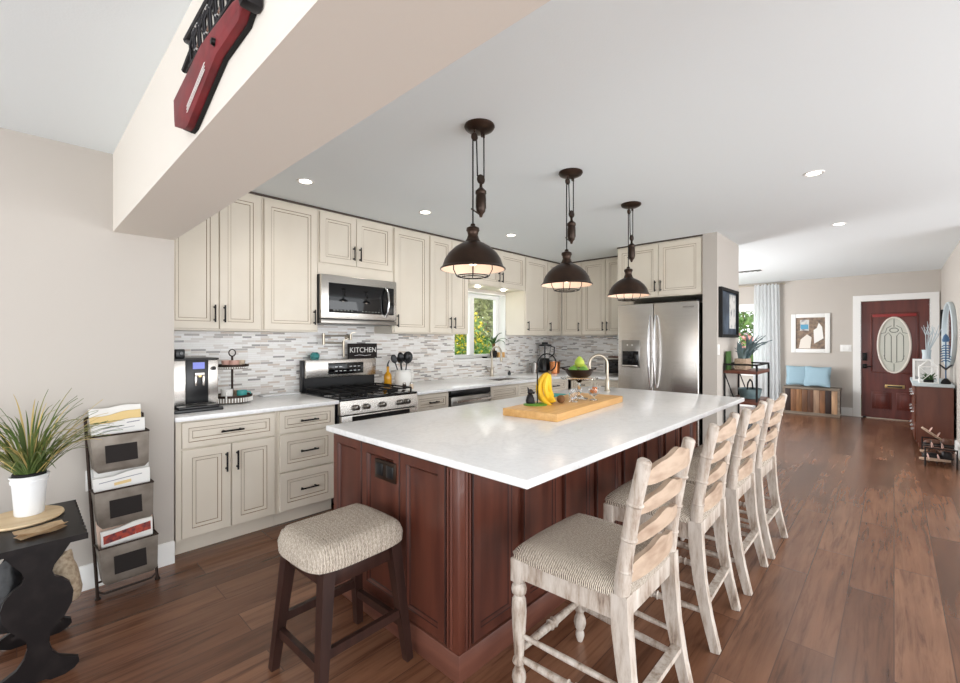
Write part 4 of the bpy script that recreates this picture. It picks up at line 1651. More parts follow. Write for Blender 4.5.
for u_, v_ in ((ra, rb), (rb, rc)):
    for k in range(n):
        b_.bm.faces.new((u_[k], u_[(k + 1) % n], v_[(k + 1) % n], v_[k]))
b_.bm.faces.new(rc)
b_.bm.faces.new(list(reversed(ra)))
b_.build('red_board', 'red', t)
b_ = MB()
for z in (.0, .009, .018):
    b_.tube([(-.0375, .155, -.052 + z), (-.0375, -.02, .0 + z)], .0012, 6)
b_.build('white_line', 'paper', t)
k = MB()
k.lathe([(0, -.046), (.008, -.044), (.01, -.036), (0, -.034)], (0, -.10, .035), 12, axis='x')
k.build('fixing_screw', 'black', t)
MB().box(-.045, 0, -.33, -.293, .018, .058, bev=.010).build('end_cap', 'iron', t)
t = thing('iron_lattice', 'black iron lattice mounted above the red board on the beam', 'wall decoration', (.38, 1.3, 2.27))
f = MB()
f.tube([(-.012, .315, .052), (-.012, -.38, .058)], .011, 8)
f.tube([(-.012, .315, .052), (-.012, .235, -.002)], .008, 8)
f.tube([(-.012, .235, -.002), (-.012, .345, -.03)], .009, 8)
f.tube([(-.012, .28, -.045), (-.012, -.38, -.045)], .006, 8)
f.build('rail', 'iron', t)
f = MB()
for i in range(13):
    y = .25 - i * .05
    f.tube([(-.012, y, .055), (-.018, y - .035, .005), (-.012, y - .03, -.045)], .005, 6)
    f.tube([(-.012, y - .05, .055), (-.022, y - .012, .0), (-.012, y + .01, -.045)], .004, 6)
f.build('twisted_bar', 'iron', t)
f = MB()
for i in range(6):
    y = .2 - i * .1
    f.tube(arc((-.014, y, .008), .036, 0, 360, 14, (0, 1, 0), (0, 0, 1))[:-1], .005, 6, closed=True)
f.build('scroll', 'chrome', t)

# ================================================================== ON THE ISLAND
BZ = CT + .048
t = MB()
t.box(-.54, .54, -.195, .195, 0, .048, bev=.005)
o = t.build('serving_board', 'board', None, loc=(2.695, 1.68, CT))
o.rotation_euler = (0, 0, R(5.5))
tag(o, 'long bamboo board on the island worktop under the bananas', 'board')
CR = Vector((.687, -.727, 0))       # along the room's diagonal, as the stand is turned
t = thing('banana_stand', 'dark metal banana stand with ring hook and seated animal figure on green base', 'banana stand', (2.385, 1.745, BZ), math.atan2(-.727, .687))
MB().lathe([(0, 0), (.078, 0), (.08, .006), (.07, .012), (0, .014)], (.0, 0, 0), 30, sx=1.0, sy=.75).build('base', 'lime', t)
p = MB()
p.tube([(.014, 0, .01), (.014, 0, .215), (.018, 0, .235)] + arc((.078, 0, .283), .06, 205, -140, 24, (1, 0, 0), (0, 0, 1)), .0045, 8)
p.build('hook', 'black', t)
q = MB()
q.lathe([(0, .01), (.026, .012), (.03, .03), (.022, .06), (.016, .072), (0, .074)], (-.035, 0, 0), 16).ball((-.033, -.002, .088), .02, 12)
q.ball((-.014, -.002, .083), (.012, .01, .009), 10).cyl((-.044, -.012, .098), (-.05, -.015, .118), .007, .002, 8).cyl((-.044, .010, .098), (-.05, .013, .118), .007, .002, 8)
q.tube([(-.016, -.012, .05), (-.01, -.014, .012)], .007, 8).tube([(-.016, .012, .05), (-.01, .014, .012)], .007, 8)
q.build('figure', 'iron', t)

t = thing('banana_bunch', 'bunch of ripe yellow bananas hanging from the ring stand', 'bananas', (2.385 + .095 * .687, 1.745 - .095 * .727, BZ + .218), math.atan2(-.727, .687))
q = MB()
q.tube([(.0, 0, .012), (0, 0, -.012)], [.011, .015], 10)
q.build('stem', 'bananatip', t)
for k, (az, r_, th, tl) in enumerate([(-34, .115, 128, -16), (4, .118, 132, -4), (38, .114, 124, 8), (-62, .112, 118, 18), (64, .108, 112, 28)]):
    pts, rs = [], []
    for i in range(13):
        u = i / 12
        a_ = R(122 + th * u)
        x = r_ * (math.cos(a_) - math.cos(R(122)))
        z = r_ * (math.sin(a_) - math.sin(R(122)))
        x, z = x * math.cos(R(tl)) - z * math.sin(R(tl)), x * math.sin(R(tl)) + z * math.cos(R(tl))
        c, s_ = math.cos(R(az)), math.sin(R(az))
        pts.append((x * c, x * s_, z * 1.0 - .004))
        rs.append(.0175 * min(1, .42 + 4.2 * u) * min(1, .28 + 5.5 * (1 - u)))
    b_ = MB().tube(pts, rs, 7)
    b_.build('banana', 'banana', t, ang=25)
for k, (x, y, z, lab) in enumerate([(2.50, 1.70, 0, 'brown kiwi under the bananas, left one on the board'), (2.58, 1.67, 0, 'brown kiwi under the bananas, right one on the board'), (2.56, 1.745, 0, 'brown kiwi under the bananas, rear one on the board')]):
    o = MB().ball((0, 0, 0), (.036, .029, .028), 18).build('kiwi', 'kiwi', None, loc=(x, y, BZ + .0285))
    o.rotation_euler = (0, 0, .7 * k)
    tag(o, lab, 'fruit', 'kiwis on the island board')

t = thing('cake_stand', 'clear glass pedestal cake stand on the bamboo board', 'cake stand', (2.87, 1.70, BZ))
c = MB()
c.lathe([(0, 0), (.062, 0), (.064, .005), (.03, .014), (.014, .026), (.013, .05), (.022, .062), (.013, .075), (.012, .12), (.03, .14), (.04, .146), (0, .146)], (0, 0, 0), 28)
c.build('pedestal', 'glass', t)
MB().lathe([(0, .146), (.13, .146), (.137, .152), (.137, .157), (.132, .154), (0, .154)], (0, 0, 0), 40).build('plate', 'glass', t)
t = thing('fruit_bowl', 'dark metal bowl of green fruit on the glass cake stand', 'bowl', (2.87, 1.70, BZ + .157))
MB().lathe([(0, 0), (.055, 0), (.08, .014), (.098, .042), (.105, .062), (.101, .062), (.094, .044), (.076, .018), (.05, .005), (0, .005)], (0, 0, 0), 36).build('bowl', 'bronze', t)
for s_ in (-1, 1):
    MB().tube([(s_ * .10 * .687, -s_ * .10 * .727, .058), (s_ * .125 * .687, -s_ * .125 * .727, .068), (s_ * .12 * .60, -s_ * .12 * .80, .066)], .006, 8).build('handle', 'bronze', t)
for k, (x, y, z, r_, m, nm, lab) in enumerate([
        (-.04, .026, .052, .04, 'lime', 'lime', 'deep green lime at the left back of the fruit bowl'),
        (.042, -.012, .052, .041, 'green', 'pear', 'yellow green pear at the right of the fruit bowl'),
        (-.016, -.046, .052, .038, 'lime', 'lime', 'deep green lime at the front of the fruit bowl'),
        (.024, .052, .05, .036, 'green', 'pear', 'yellow green pear at the back of the fruit bowl'),
        (.006, .0, .112, .038, 'green', 'pear', 'yellow green pear on top of the pile in the fruit bowl')]):
    q = MB()
    if nm == 'pear':
        q.lathe([(0, -r_), (r_ * .6, -r_ * .85), (r_, -r_ * .2), (r_ * .92, r_ * .25), (r_ * .55, r_ * .8), (r_ * .3, r_ * 1.12), (0, r_ * 1.2)], (0, 0, 0), 20)
    else:
        q.ball((0, 0, 0), (r_, r_ * .92, r_ * .9), 18)
    o = q.build(nm, m, None, loc=(2.87 + x, 1.70 + y, BZ + .157 + z))
    tag(o, lab, 'fruit', 'green fruit in the bowl')
t = thing('sweet_jar', 'small clear glass goblet of orange sweets on the bamboo board', 'jar', (2.86, 1.575, BZ))
MB().lathe([(0, 0), (.028, 0), (.03, .004), (.008, .012), (.007, .03), (.03, .044), (.038, .065), (.036, .088), (.033, .088), (.035, .066), (.028, .048), (0, .04)], (0, 0, 0), 28).build('goblet', 'glass', t)
q = MB()
rnd = random.Random(2)
for k in range(14):
    a_ = rnd.uniform(0, 2 * PI)
    r_ = .02 * math.sqrt(rnd.random())
    q.ball((r_ * math.cos(a_), r_ * math.sin(a_), .062 + .012 * rnd.random() + .016 * (k % 2)), .0105, 8)
oo = q.build('sweets', 'orange', t)
oo['kind'] = 'stuff'
t = MB().lathe([(0, 0), (.03, 0), (.034, .085), (.031, .085), (.027, .006), (0, .006)], (0, 0, 0), 28).build('tumbler', 'glass', None, loc=(2.70, 1.645, BZ))
tag(t, 'clear glass tumbler between bananas and cake stand', 'glass')
t = MB().lathe([(0, 0), (.07, 0), (.11, .022), (.13, .03), (.128, .034), (.1, .024), (.06, .008), (0, .008)], (0, 0, 0), 36).build('shallow_bowl', 'teal', None, loc=(3.03, 2.02, CT))
tag(t, 'shallow teal green dish on the island behind the bananas', 'dish')

# ================================================================== ON THE KITCHEN WORKTOPS
t = thing('coffee_machine', 'black and steel espresso machine at the left end of the worktop', 'coffee machine', (.845, 3.66, CT))
MB().box(-.14, .14, -.17, .24, .04, .345, bev=.006).build('body', 'steel', t)
MB().box(-.142, .142, -.18, .24, .345, .358, bev=.004).build('lid', 'blackp', t)
f = MB()
f.box(-.06, .075, -.186, -.168, .05, .348, bev=.004)
fo = f.build('front_panel', 'blackp', t)
X['screen'] = mat('lit_display', (96, 104, 168), .3, emit=((110, 120, 200), .6))
MB().box(-.02, .05, -.189, -.185, .285, .33).build('screen', 'screen', fo)
s = MB()
s.box(-.012, .048, -.205, -.185, .235, .262, bev=.004).box(-.012, .002, -.205, -.185, .17, .24, bev=.003).box(.034, .048, -.205, -.185, .17, .24, bev=.003)
s.build('coffee_spout', 'steel', fo)
MB().lathe([(0, -.215), (.009, -.213), (.01, -.2), (.004, -.186)], (.018, 0, .236), 12, axis='y').build('dial', 'brass', fo)
d = MB()
d.box(-.145, .145, -.27, .245, 0, .022, bev=.004).box(-.12, .12, -.268, -.17, .022, .04, bev=.006)
d.build('drip_tray', 'blackp', t)
MB().lathe([(0, -.19), (.012, -.188), (.014, -.17)], (.11, 0, .285), 16, axis='y').build('side_knob', 'black', t)
t = thing('mini_camera', 'small black cube camera on top of the espresso machine', 'camera', (.775, 3.60, CT + .358))
MB().box(-.028, .028, -.026, .026, 0, .062, bev=.006).build('body', 'blackp', t)
MB().lathe([(0, -.031), (.011, -.031), (.014, -.026), (.016, -.02)], (0.006, 0, .034), 18, axis='y').build('lens', 'blackglass', t)

t = thing('tiered_tray', 'round two tier wooden tray with a wire loop handle beside the espresso machine', 'tray', (1.15, 3.735, CT))


def tier(r, z, H=.05):
    m = MB()
    m.lathe([(0, z), (r - .006, z), (r, z + .004), (r, z + H), (r - .006, z + H), (r - .006, z + .01), (0, z + .01)], (0, 0, 0), 40)
    o = m.build('tier', 'greywood', t)
    b_ = MB()
    b_.lathe([(r + .001, z + H - .01), (r + .003, z + H - .008), (r + .003, z + H + .006), (r - .007, z + H + .006), (r - .007, z + H)], (0, 0, 0), 40)
    b_.build('rim_band', 'rust', o)
    b_ = MB()
    n = 44
    for k in range(n):
        a_ = 2 * PI * k / n
        b_.box((r + .0015) * math.cos(a_) - .004, (r + .0015) * math.cos(a_) + .004, (r + .0015) * math.sin(a_) - .004, (r + .0015) * math.sin(a_) + .004, z + .006, z + H - .012)
    b_.build('corrugated_band', 'paper', o)


tier(.137, .006)
tier(.113, .262, .028)
MB().cyl((0, 0, 0), (0, 0, .36), .008, n=10).build('post', 'rust', t)
MB().tube(arc((0, 0, .385), .026, 0, 360, 18, CR, (0, 0, 1))[:-1], .0045, 8, closed=True).build('loop_handle', 'rust', t)


def mug(label, m, loc, rz, r=.038, h=.085, name='mug'):
    t = thing(name, label, 'mug', loc, rz)
    MB().lathe([(0, 0), (r * .85, 0), (r, .012), (r, h), (r - .004, h), (r - .005, .01), (0, .008)], (0, 0, 0), 24).build('cup', m, t)
    MB().tube([(r - .002, 0, h * .82), (r + .02, 0, h * .8), (r + .028, 0, h * .5), (r + .018, 0, h * .22), (r - .002, 0, h * .2)], .0055, 8).build('handle', m, t)


mug('white mug on the lower tier of the round tray, by the espresso machine', 'white', (1.095, 3.675, CT + .0165), R(250), .04, .095)
mug('teal mug on the lower tier of the round tray', 'teal', (1.205, 3.69, CT + .0165), R(-10), .036, .078)
mug('small cream mug at the back of the lower tray tier', 'beige', (1.21, 3.79, CT + .0165), R(200), .034, .07)
for k, (x, y, m, lab) in enumerate([(1.105, 3.715, 'pink', 'blush coloured cup on the upper tray tier, left of the post'), (1.20, 3.715, 'beige', 'beige cup on the upper tray tier, right of the post'), (1.145, 3.675, 'pink', 'blush coloured cup at the front of the upper tray tier')]):
    o = MB().lathe([(0, 0), (.02, 0), (.032, .02), (.036, .055), (.033, .055), (.029, .022), (0, .005)], (0, 0, 0), 22).build('tea_cup', m, None, loc=(x, y, CT + .273))
    tag(o, lab, 'cup', 'cups on the upper tray tier')
o = MB().box(-.16, .16, -.06, .06, 0, .012, bev=.004).build('cutting_board', 'whitem', None, loc=(1.60, 3.955, CT))
tag(o, 'flat white cutting board lying at the back of the worktop left of the range', 'cutting board')

# pot filler on the tiles above the range
t = thing('pot_filler', 'folding nickel pot filler tap on the tiles above the range', 'faucet', (2.31, YB - .012, 1.415))
MB().lathe([(0, -.02), (.018, -.018), (.03, -.006), (.03, 0)], (0, 0, 0), 20, axis='y').build('wall_flange', 'nickel', t)
a = MB()
a.cyl((0, -.015, 0), (0, -.06, 0), .010, n=12)
a.cyl((0, -.06, .03), (0, -.06, -.03), .012, n=12)
a.tube([(0, -.06, .012), (-.29, -.065, .012)], .008, 10)
a.build('upper_arm', 'nickel', t)
a = MB()
a.cyl((-.29, -.065, .035), (-.29, -.065, -.075), .013, n=12)
a.tube([(-.29, -.065, -.055), (-.085, -.075, -.06)], .008, 10)
a.build('lower_arm', 'nickel', t)
a = MB()
a.cyl((-.085, -.075, -.04), (-.085, -.075, -.1), .013, n=12)
a.tube([(-.085, -.075, -.09), (-.085, -.078, -.17), (-.085, -.08, -.20)], [.010, .010, .012], 10)
a.build('spout', 'nickel', t)
for x, z in ((0, .03), (-.085, -.04)):
    MB().bar((x, -.065, z + .008), (x + .05, -.07, z + .02), .01, .007).build('lever', 'nickel', t)

# KITCHEN sign
t = thing('kitchen_sign', 'black sign with white KITCHEN lettering standing on the range back', 'sign', (2.44, 3.965, 1.2))
MB().box(-.165, .165, -.012, .012, 0, .15, bev=.003).build('sign_board', 'slate', t)
me = text_mesh('KITCHEN', .074, .0012)
me.materials.append(X['paper'])
o = bpy.data.objects.new('lettering', me)
COL.objects.link(o)
o.parent = t
o.location = (0, -.0132, .082)
o.rotation_euler = (R(90), 0, 0)
q = MB()
q.tube([(-.10, -.0135, .028), (-.04, -.0135, .034), (.02, -.0135, .026), (.09, -.0135, .032)], .0022, 6)
q.build('underline', 'paper', t)
t = MB().lathe([(0, 0), (.03, 0), (.042, .02), (.044, .045), (.03, .062), (.026, .068), (.022, .064), (.036, .045), (.036, .02), (0, .006)], (0, 0, 0), 24).build('teal_jar', 'tealglass', None, loc=(1.93, 3.965, 1.2))
tag(t, 'small teal glass jar on the left of the range back', 'jar')

# crock and utensils
t = thing('utensil_crock', 'white ceramic two handled crock of black utensils beside the range', 'crock', (2.83, 3.80, CT))
MB().lathe([(0, 0), (.065, 0), (.085, .02), (.093, .08), (.085, .135), (.075, .15), (.082, .17), (.076, .17), (.069, .15), (.08, .09), (.075, .02), (0, .01)], (0, 0, 0), 32).build('pot', 'white', t)
for s_ in (-1, 1):
    MB().tube([tuple(CR * (s_ * .083) + Vector((0, 0, .145))), tuple(CR * (s_ * .112) + Vector((0, 0, .14))), tuple(CR * (s_ * .11) + Vector((0, 0, .10))), tuple(CR * (s_ * .09) + Vector((0, 0, .085)))], .007, 8).build('handle', 'white', t)
for k, (u, v, nm, lab) in enumerate([(-.085, .01, 'spatula', 'black spatula leaning far left in the white crock'), (-.045, -.03, 'serving_spoon', 'black serving spoon leaning left in the white crock'), (-.012, .03, 'ladle', 'black ladle in the middle of the white crock'), (.03, -.02, 'serving_spoon', 'black serving spoon leaning slightly right in the white crock'), (.06, .03, 'slotted_turner', 'large black slotted turner on the right of the white crock')]):
    t = thing(nm, lab, 'utensil', (2.83, 3.80, CT + .012), 0, 'utensils in the crock')
    base = CR * (u * .12) + Vector((0, v * .3, 0))
    topp = CR * (u * .95) + Vector((0, v, .235 + .02 * (k % 2)))
    d = (topp - base).normalized()
    MB().tube([base, base.lerp(topp, .8), topp], [.006, .006, .008], 8).build('handle', 'blackp', t)
    q = MB()
    tb = bmesh.new()
    bmesh.ops.create_uvsphere(tb, u_segments=14, v_segments=8, radius=1)
    sc = {'spatula': (.034, .005, .048), 'slotted_turner': (.056, .006, .066), 'ladle': (.042, .026, .042)}.get(nm, (.034, .013, .05))
    rot = Vector((0, 0, 1)).rotation_difference(d).to_matrix().to_4x4()
    fa = Matrix.Rotation(math.atan2(-.727, .687), 4, 'Z')
    q.merge(tb, 0, Matrix.Translation(topp + d * (sc[2] * .8)) @ rot @ fa @ Matrix.Diagonal((sc[0], sc[1], sc[2], 1)))
    q.build('blade' if nm != 'ladle' else 'bowl', 'blackp', t)
t = thing('oil_bottle', 'glass bottle of golden oil with a black pourer right of the range', 'bottle', (2.655, 3.83, CT))
MB().lathe([(0, 0), (.036, 0), (.04, .006), (.04, .11), (.034, .13), (.014, .155), (.013, .20), (.016, .202), (.016, .21), (0, .21)], (0, 0, 0), 24).build('bottle', 'oil', t)
MB().tube([(0, 0, .205), (0, 0, .235), (.012, -.01, .275)], [.012, .009, .005], 10).build('pourer', 'blackp', t)
for x, y, lab, m in ((2.635, 3.52, 'dark spice shaker by the range corner, left of the pair', 'bronze'), (2.70, 3.49, 'pale spice shaker by the range corner, right of the pair', 'beige')):
    t = thing('spice_shaker', lab, 'shaker', (x, y, CT))
    MB().lathe([(0, 0), (.018, 0), (.02, .04), (.014, .05), (0, .05)], (0, 0, 0), 16).build('body', m, t)
    MB().lathe([(.016, .048), (.017, .055), (.012, .066), (0, .068)], (0, 0, 0), 16).build('cap', 'steel', t)

# sill plant, crate, dish
t = thing('sill_plant', 'strap leaved plant in a dark round pot on the window sill', 'potted plant', (4.60, 4.085, WZ0))
MB().lathe([(0, 0), (.03, 0), (.05, .03), (.054, .06), (.044, .095), (.038, .1), (.036, .094), (.045, .06), (0, .05)], (0, 0, 0), 24).build('pot', 'mattblack', t)
MB().tube([(0, 0, .05), (.004, 0, .14), (0, 0, .20)], [.022, .02, .024], 10).build('stem', 'bananatip', t)
q = MB()
for az, L_, ln, dr in ((-40, .30, .75, 2.6), (150, .26, .8, 1.9), (200, .24, 1.0, 1.2), (-95, .24, .4, 1.2), (80, .16, .3, .9), (-10, .26, .95, 2.2), (120, .2, .25, .6), (-130, .2, .6, 1.4)):
    blade(q, (0, 0, .19), R(az), L_, ln, dr, .018)
q.build('foliage', 'leafdk', t)
o = MB().box(-.06, .06, -.025, .025, 0, .075, bev=.004).build('wooden_block', 'board', None, loc=(4.72, 4.055, WZ0))
tag(o, 'small wooden block on the sill right of the plant', 'block')
o = MB().lathe([(0, 0), (.03, 0), (.045, .02), (.042, .02), (.028, .005), (0, .005)], (0, 0, 0), 24).build('black_dish', 'blackp', None, loc=(4.40, 4.07, WZ0))
tag(o, 'small black dish on the sill left of the plant', 'dish')

# corner worktop
t = thing('blender', 'black blender with a clear jug in the worktop corner', 'blender', (5.52, 3.86, CT))
MB().lathe([(0, 0), (.09, 0), (.1, .01), (.098, .09), (.085, .17), (.07, .2), (0, .2)], (0, 0, 0), 28).build('motor_base', 'blackp', t)
MB().lathe([(.07, .2), (.075, .21), (.092, .40), (.088, .40), (.07, .215), (0, .205)], (0, 0, 0), 28).build('jug', 'glass', t)
MB().lathe([(0, .395), (.1, .395), (.102, .42), (.05, .425), (.045, .455), (0, .457)], (0, 0, 0), 28).build('lid', 'blackp', t)
MB().cyl((0, 0, .2), (0, 0, .395), .012, n=10).build('shaft', 'blackp', t)
q = MB()
q.tube([tuple(CR * .09 + Vector((0, 0, .39))), tuple(CR * .145 + Vector((0, 0, .38))), tuple(CR * .14 + Vector((0, 0, .28))), tuple(CR * .085 + Vector((0, 0, .23)))], .01, 8)
q.build('handle', 'blackp', t)
o = MB().lathe([(0, 0), (.05, 0), (.052, .13), (.054, .132), (.054, .15), (.012, .155), (.012, .17), (0, .172)], (0, 0, 0), 24).build('canister', 'steeld', None, loc=(5.28, 3.88, CT))
tag(o, 'small steel canister left of the blender', 'canister')
t = thing('copper_pot', 'copper pot with a dark handle in front of the blender', 'pot', (5.40, 3.60, CT))
MB().lathe([(0, 0), (.06, 0), (.07, .01), (.078, .13), (.082, .17), (.078, .17), (.07, .02), (0, .01)], (0, 0, 0), 28).build('body', 'copper', t)
MB().tube([tuple(CR * .076 + Vector((0, 0, .08))), tuple(CR * .22 + Vector((0, 0, .10)))], [.01, .008], 8).build('handle', 'blackp', t)
t = thing('toaster_oven', 'black and steel toaster oven beside the refrigerator', 'toaster oven', (5.70, 2.74, CT), R(-90))
MB().box(-.16, .16, -.13, .17, .015, .245, bev=.012).build('body', 'steeld', t)
MB().box(-.15, .10, -.137, -.128, .035, .225, bev=.004).build('glass_door', 'blackglass', t)
MB().tube([(-.13, -.16, .205), (.08, -.16, .205)], .007, 8).build('handle', 'blackp', t)
for k in range(3):
    MB().lathe([(0, -.15), (.014, -.148), (.016, -.13)], (.13, 0, .06 + .065 * k), 14, axis='y').build('knob', 'blackp', t)
o = MB().box(-.09, .09, -.13, .13, 0, .02, bev=.005).build('wooden_tray', 'shoe_brown', None, loc=(5.70, 2.74, CT + .245))
tag(o, 'brown wooden board on top of the toaster oven', 'board')
o = MB().lathe([(0, 0), (.04, 0), (.075, .03), (.085, .065), (.08, .065), (.07, .034), (0, .008)], (0, 0, 0), 26).build('white_bowl', 'white', None, loc=(5.70, 2.76, CT + .265))
tag(o, 'white bowl on the board above the toaster oven', 'bowl')

# ================================================================== FRONT ROOM
# bar cart
t = thing('bar_cart', 'dark metal bar cart with wooden shelves standing against the pier', 'bar cart', (5.745, 1.222, 0))
CX, CY = .305, .155
for sx in (-1, 1):
    for sy in (-1, 1):
        f = MB()
        f.tube([(sx * CX, sy * CY, .075), (sx * CX, sy * CY, 1.085), (sx * (CX - .004), sy * (CY - .004), 1.115)], .011, 8)
        f.build('post', 'mattblack', t)
        q = MB()
        q.lathe([(0, -.012), (.03, -.012), (.036, -.006), (.036, .006), (.03, .012), (0, .012)], (sx * CX, sy * CY, .037), 18, axis='y')
        q.build('caster', 'blackp', t)
for sy in (-1, 1):
    MB().tube([(-CX, sy * CY, 1.115), (CX, sy * CY, 1.115)], .010, 8).build('rail', 'mattblack', t)
for sx in (-1, 1):
    MB().tube([(sx * CX, -CY, 1.115), (sx * CX, CY, 1.115)], .010, 8).build('rail', 'mattblack', t)
for z in (1.015, .685, .30):
    MB().box(-CX - .010, CX + .010, -CY - .010, CY + .010, z, z + .035, bev=.004).build('shelf', 'consolewood', t)
for sx in (-1, 1):
    MB().tube([(sx * CX, CY, 1.015), (sx * CX, CY - .10, .72)], .006, 6).build('brace', 'mattblack', t)

t = thing('planter_box', 'pale wooden planter with grey green plant on the bar cart', 'potted plant', (5.73, 1.262, 1.05))
MB().box(-.12, .12, -.06, .06, 0, .125, bev=.006).build('box', 'shoe_tan', t)
q = MB()
rnd = random.Random(4)
for k in range(64):
    az = rnd.uniform(0, 2 * PI)
    ln = rnd.uniform(.1, .7)
    L_ = rnd.uniform(.14, .40) * (1 if math.sin(az) < .2 else .42)
    blade(q, (rnd.uniform(-.09, .09), rnd.uniform(-.04, .02), .11), az, L_, ln if math.sin(az) < .2 else .15, rnd.uniform(.2, 1.2), rnd.uniform(.010, .02), 6)
q.build('foliage', 'blueleaf', t)
o = MB().box(-.07, .07, -.012, .012, 0, .21, bev=.003).build('green_book', 'leafdk', None, loc=(5.53, 1.36, 1.05))
tag(o, 'dark green upright book left of the planter on the bar cart', 'book')
t = thing('wire_basket', 'blue grey basket with a dark handle on the middle bar cart shelf', 'basket', (5.78, 1.20, .72))
q = MB()
q.lathe([(0, 0), (.09, 0), (.1, .01), (.125, .11), (.12, .11), (.095, .015), (0, .006)], (0, 0, 0), 24, sx=1.3, sy=.95)
q.build('basket', 'blueleaf', t)
q = MB()
q.tube([(-.14, 0, .10), (-.1, 0, .18), (0, 0, .215), (.1, 0, .18), (.14, 0, .10)], .008, 8)
q.build('handle', 'mattblack', t)
o = MB().lathe([(0, 0), (.07, 0), (.1, .04), (.11, .1), (.08, .17), (.05, .19), (.045, .185), (.07, .16), (.1, .1), (0, .02)], (0, 0, 0), 26).build('black_pot', 'blackp', None, loc=(5.60, 1.22, .335))
tag(o, 'round black pot on the lowest bar cart shelf', 'pot')
o = MB().lathe([(0, 0), (.07, 0), (.12, .05), (.115, .05), (.065, .008), (0, .008)], (0, 0, 0), 26).build('teal_bowl', 'teal', None, loc=(5.88, 1.22, .335))
tag(o, 'teal bowl on the lowest bar cart shelf', 'bowl')

# dark picture on the pier
t = thing('framed_picture', 'dark blue framed print with a pale half on the pier', 'picture', (5.63, 1.395, 1.69))
f = MB()
f.box(-.36, -.325, -.035, 0, -.275, .28).box(.325, .36, -.035, 0, -.275, .28).box(-.325, .325, -.035, 0, -.275, -.24).box(-.325, .325, -.035, 0, .245, .28)
f.build('frame', 'mattblack', t)
p = MB()
p.box(-.325, .325, -.012, -.002, -.24, .245)
po = p.build('print', 'art_dark', t)
MB().box(.03, .29, -.014, -.011, -.17, .225).build('pale_panel', 'art_pale', po)

# curtain and rod
t = thing('curtain_rod', 'nickel curtain rod over the front room window', 'curtain rod', (10.40, 2.4, 2.505))
MB().tube([(0, -.80, 0), (0, 1.1, 0)], .012, 10).build('rod', 'nickel', t)
MB().ball((0, -.82, 0), .026, 14).build('finial', 'nickel', t)
MB().bar((0, -.72, 0), (.1, -.72, 0), .014, .02).build('bracket', 'nickel', t)
q = MB()
n = 90
rows = []
for j, z in enumerate((2.515, 2.44, 2.0, 1.4, .8, .02)):
    row = []
    for i in range(n + 1):
        u = i / n
        amp = .014 + .006 * (j / 5)
        y = 1.66 + .42 * u - .03 * (j / 5) * (1 - 2 * u)
        x = 10.385 + amp * math.sin(2 * PI * 7 * u + .25 * j) + .008 * math.sin(2 * PI * 3 * u + j)
        row.append(q.bm.verts.new((x, y, z)))
    rows.append(row)
for a_, b_ in zip(rows, rows[1:]):
    for i in range(n):
        q.bm.faces.new((a_[i], a_[i + 1], b_[i + 1], b_[i]))
bmesh.ops.solidify(q.bm, geom=list(q.bm.faces), thickness=.003)
o = q.build('curtain', 'curtain', None, True, 70)
tag(o, 'long white pleated curtain beside the front room window', 'curtain')

# bench and cushions
t = thing('storage_bench', 'reclaimed wood storage bench of mixed brown boards under the small picture', 'bench', (10.29, 1.125, 0))
BW = .425
MB().box(-.17, .18, -BW + .01, BW - .01, .03, .47).build('carcass', 'slat5', t)
n = 9
for k in range(n):
    y0 = -BW + .035 + k * (2 * BW - .07) / n
    MB().box(-.192, -.17, y0 + .002, y0 + (2 * BW - .07) / n - .002, .05, .465, bev=.002).build('board', 'slat%d' % [6, 5, 1, 2, 7, 3, 4, 1, 5][k], t)
f = MB()
f.box(-.196, .18, -BW, BW, .47, .51, bev=.004)
f.build('lid', 'greywood', t)
f = MB()
f.box(-.196, -.165, -BW, -BW + .035, 0, .47).box(-.196, -.165, BW - .035, BW, 0, .47).box(-.196, -.165, -BW + .035, BW - .035, .0, .05)
f.build('front_frame', 'greywood', t)
for (y, rz, lab) in ((1.335, 6, 'light blue cushion on the left of the bench, partly behind the other'), (1.035, -5, 'light blue cushion on the right of the bench, in front')):
    q = MB()
    n = 14
    sides = []
    for sgn in (-1, 1):
        g = []
        for i in range(n + 1):
            row = []
            for j in range(n + 1):
                u, v = 2 * i / n - 1, 2 * j / n - 1
                puff = .05 * ((1 - u ** 4) * (1 - v ** 4)) ** .6
                pin = 1 - .05 * (1 - abs(u * v)) * max(abs(u), abs(v))
                row.append(q.bm.verts.new((sgn * puff, u * .20 * pin, v * .19 * pin)))
            g.append(row)
        for i in range(n):
            for j in range(n):
                q.bm.faces.new((g[i][j], g[i + 1][j], g[i + 1][j + 1], g[i][j + 1]))
    bmesh.ops.remove_doubles(q.bm, verts=list(q.bm.verts), dist=.0008)
    o = q.build('cushion', 'bluepil', None, True, 80)
    o.location = (10.345 if rz > 0 else 10.225, y, .708)
    o.rotation_euler = (0, R(16), R(rz))
    tag(o, lab, 'cushion', 'cushions on the bench')

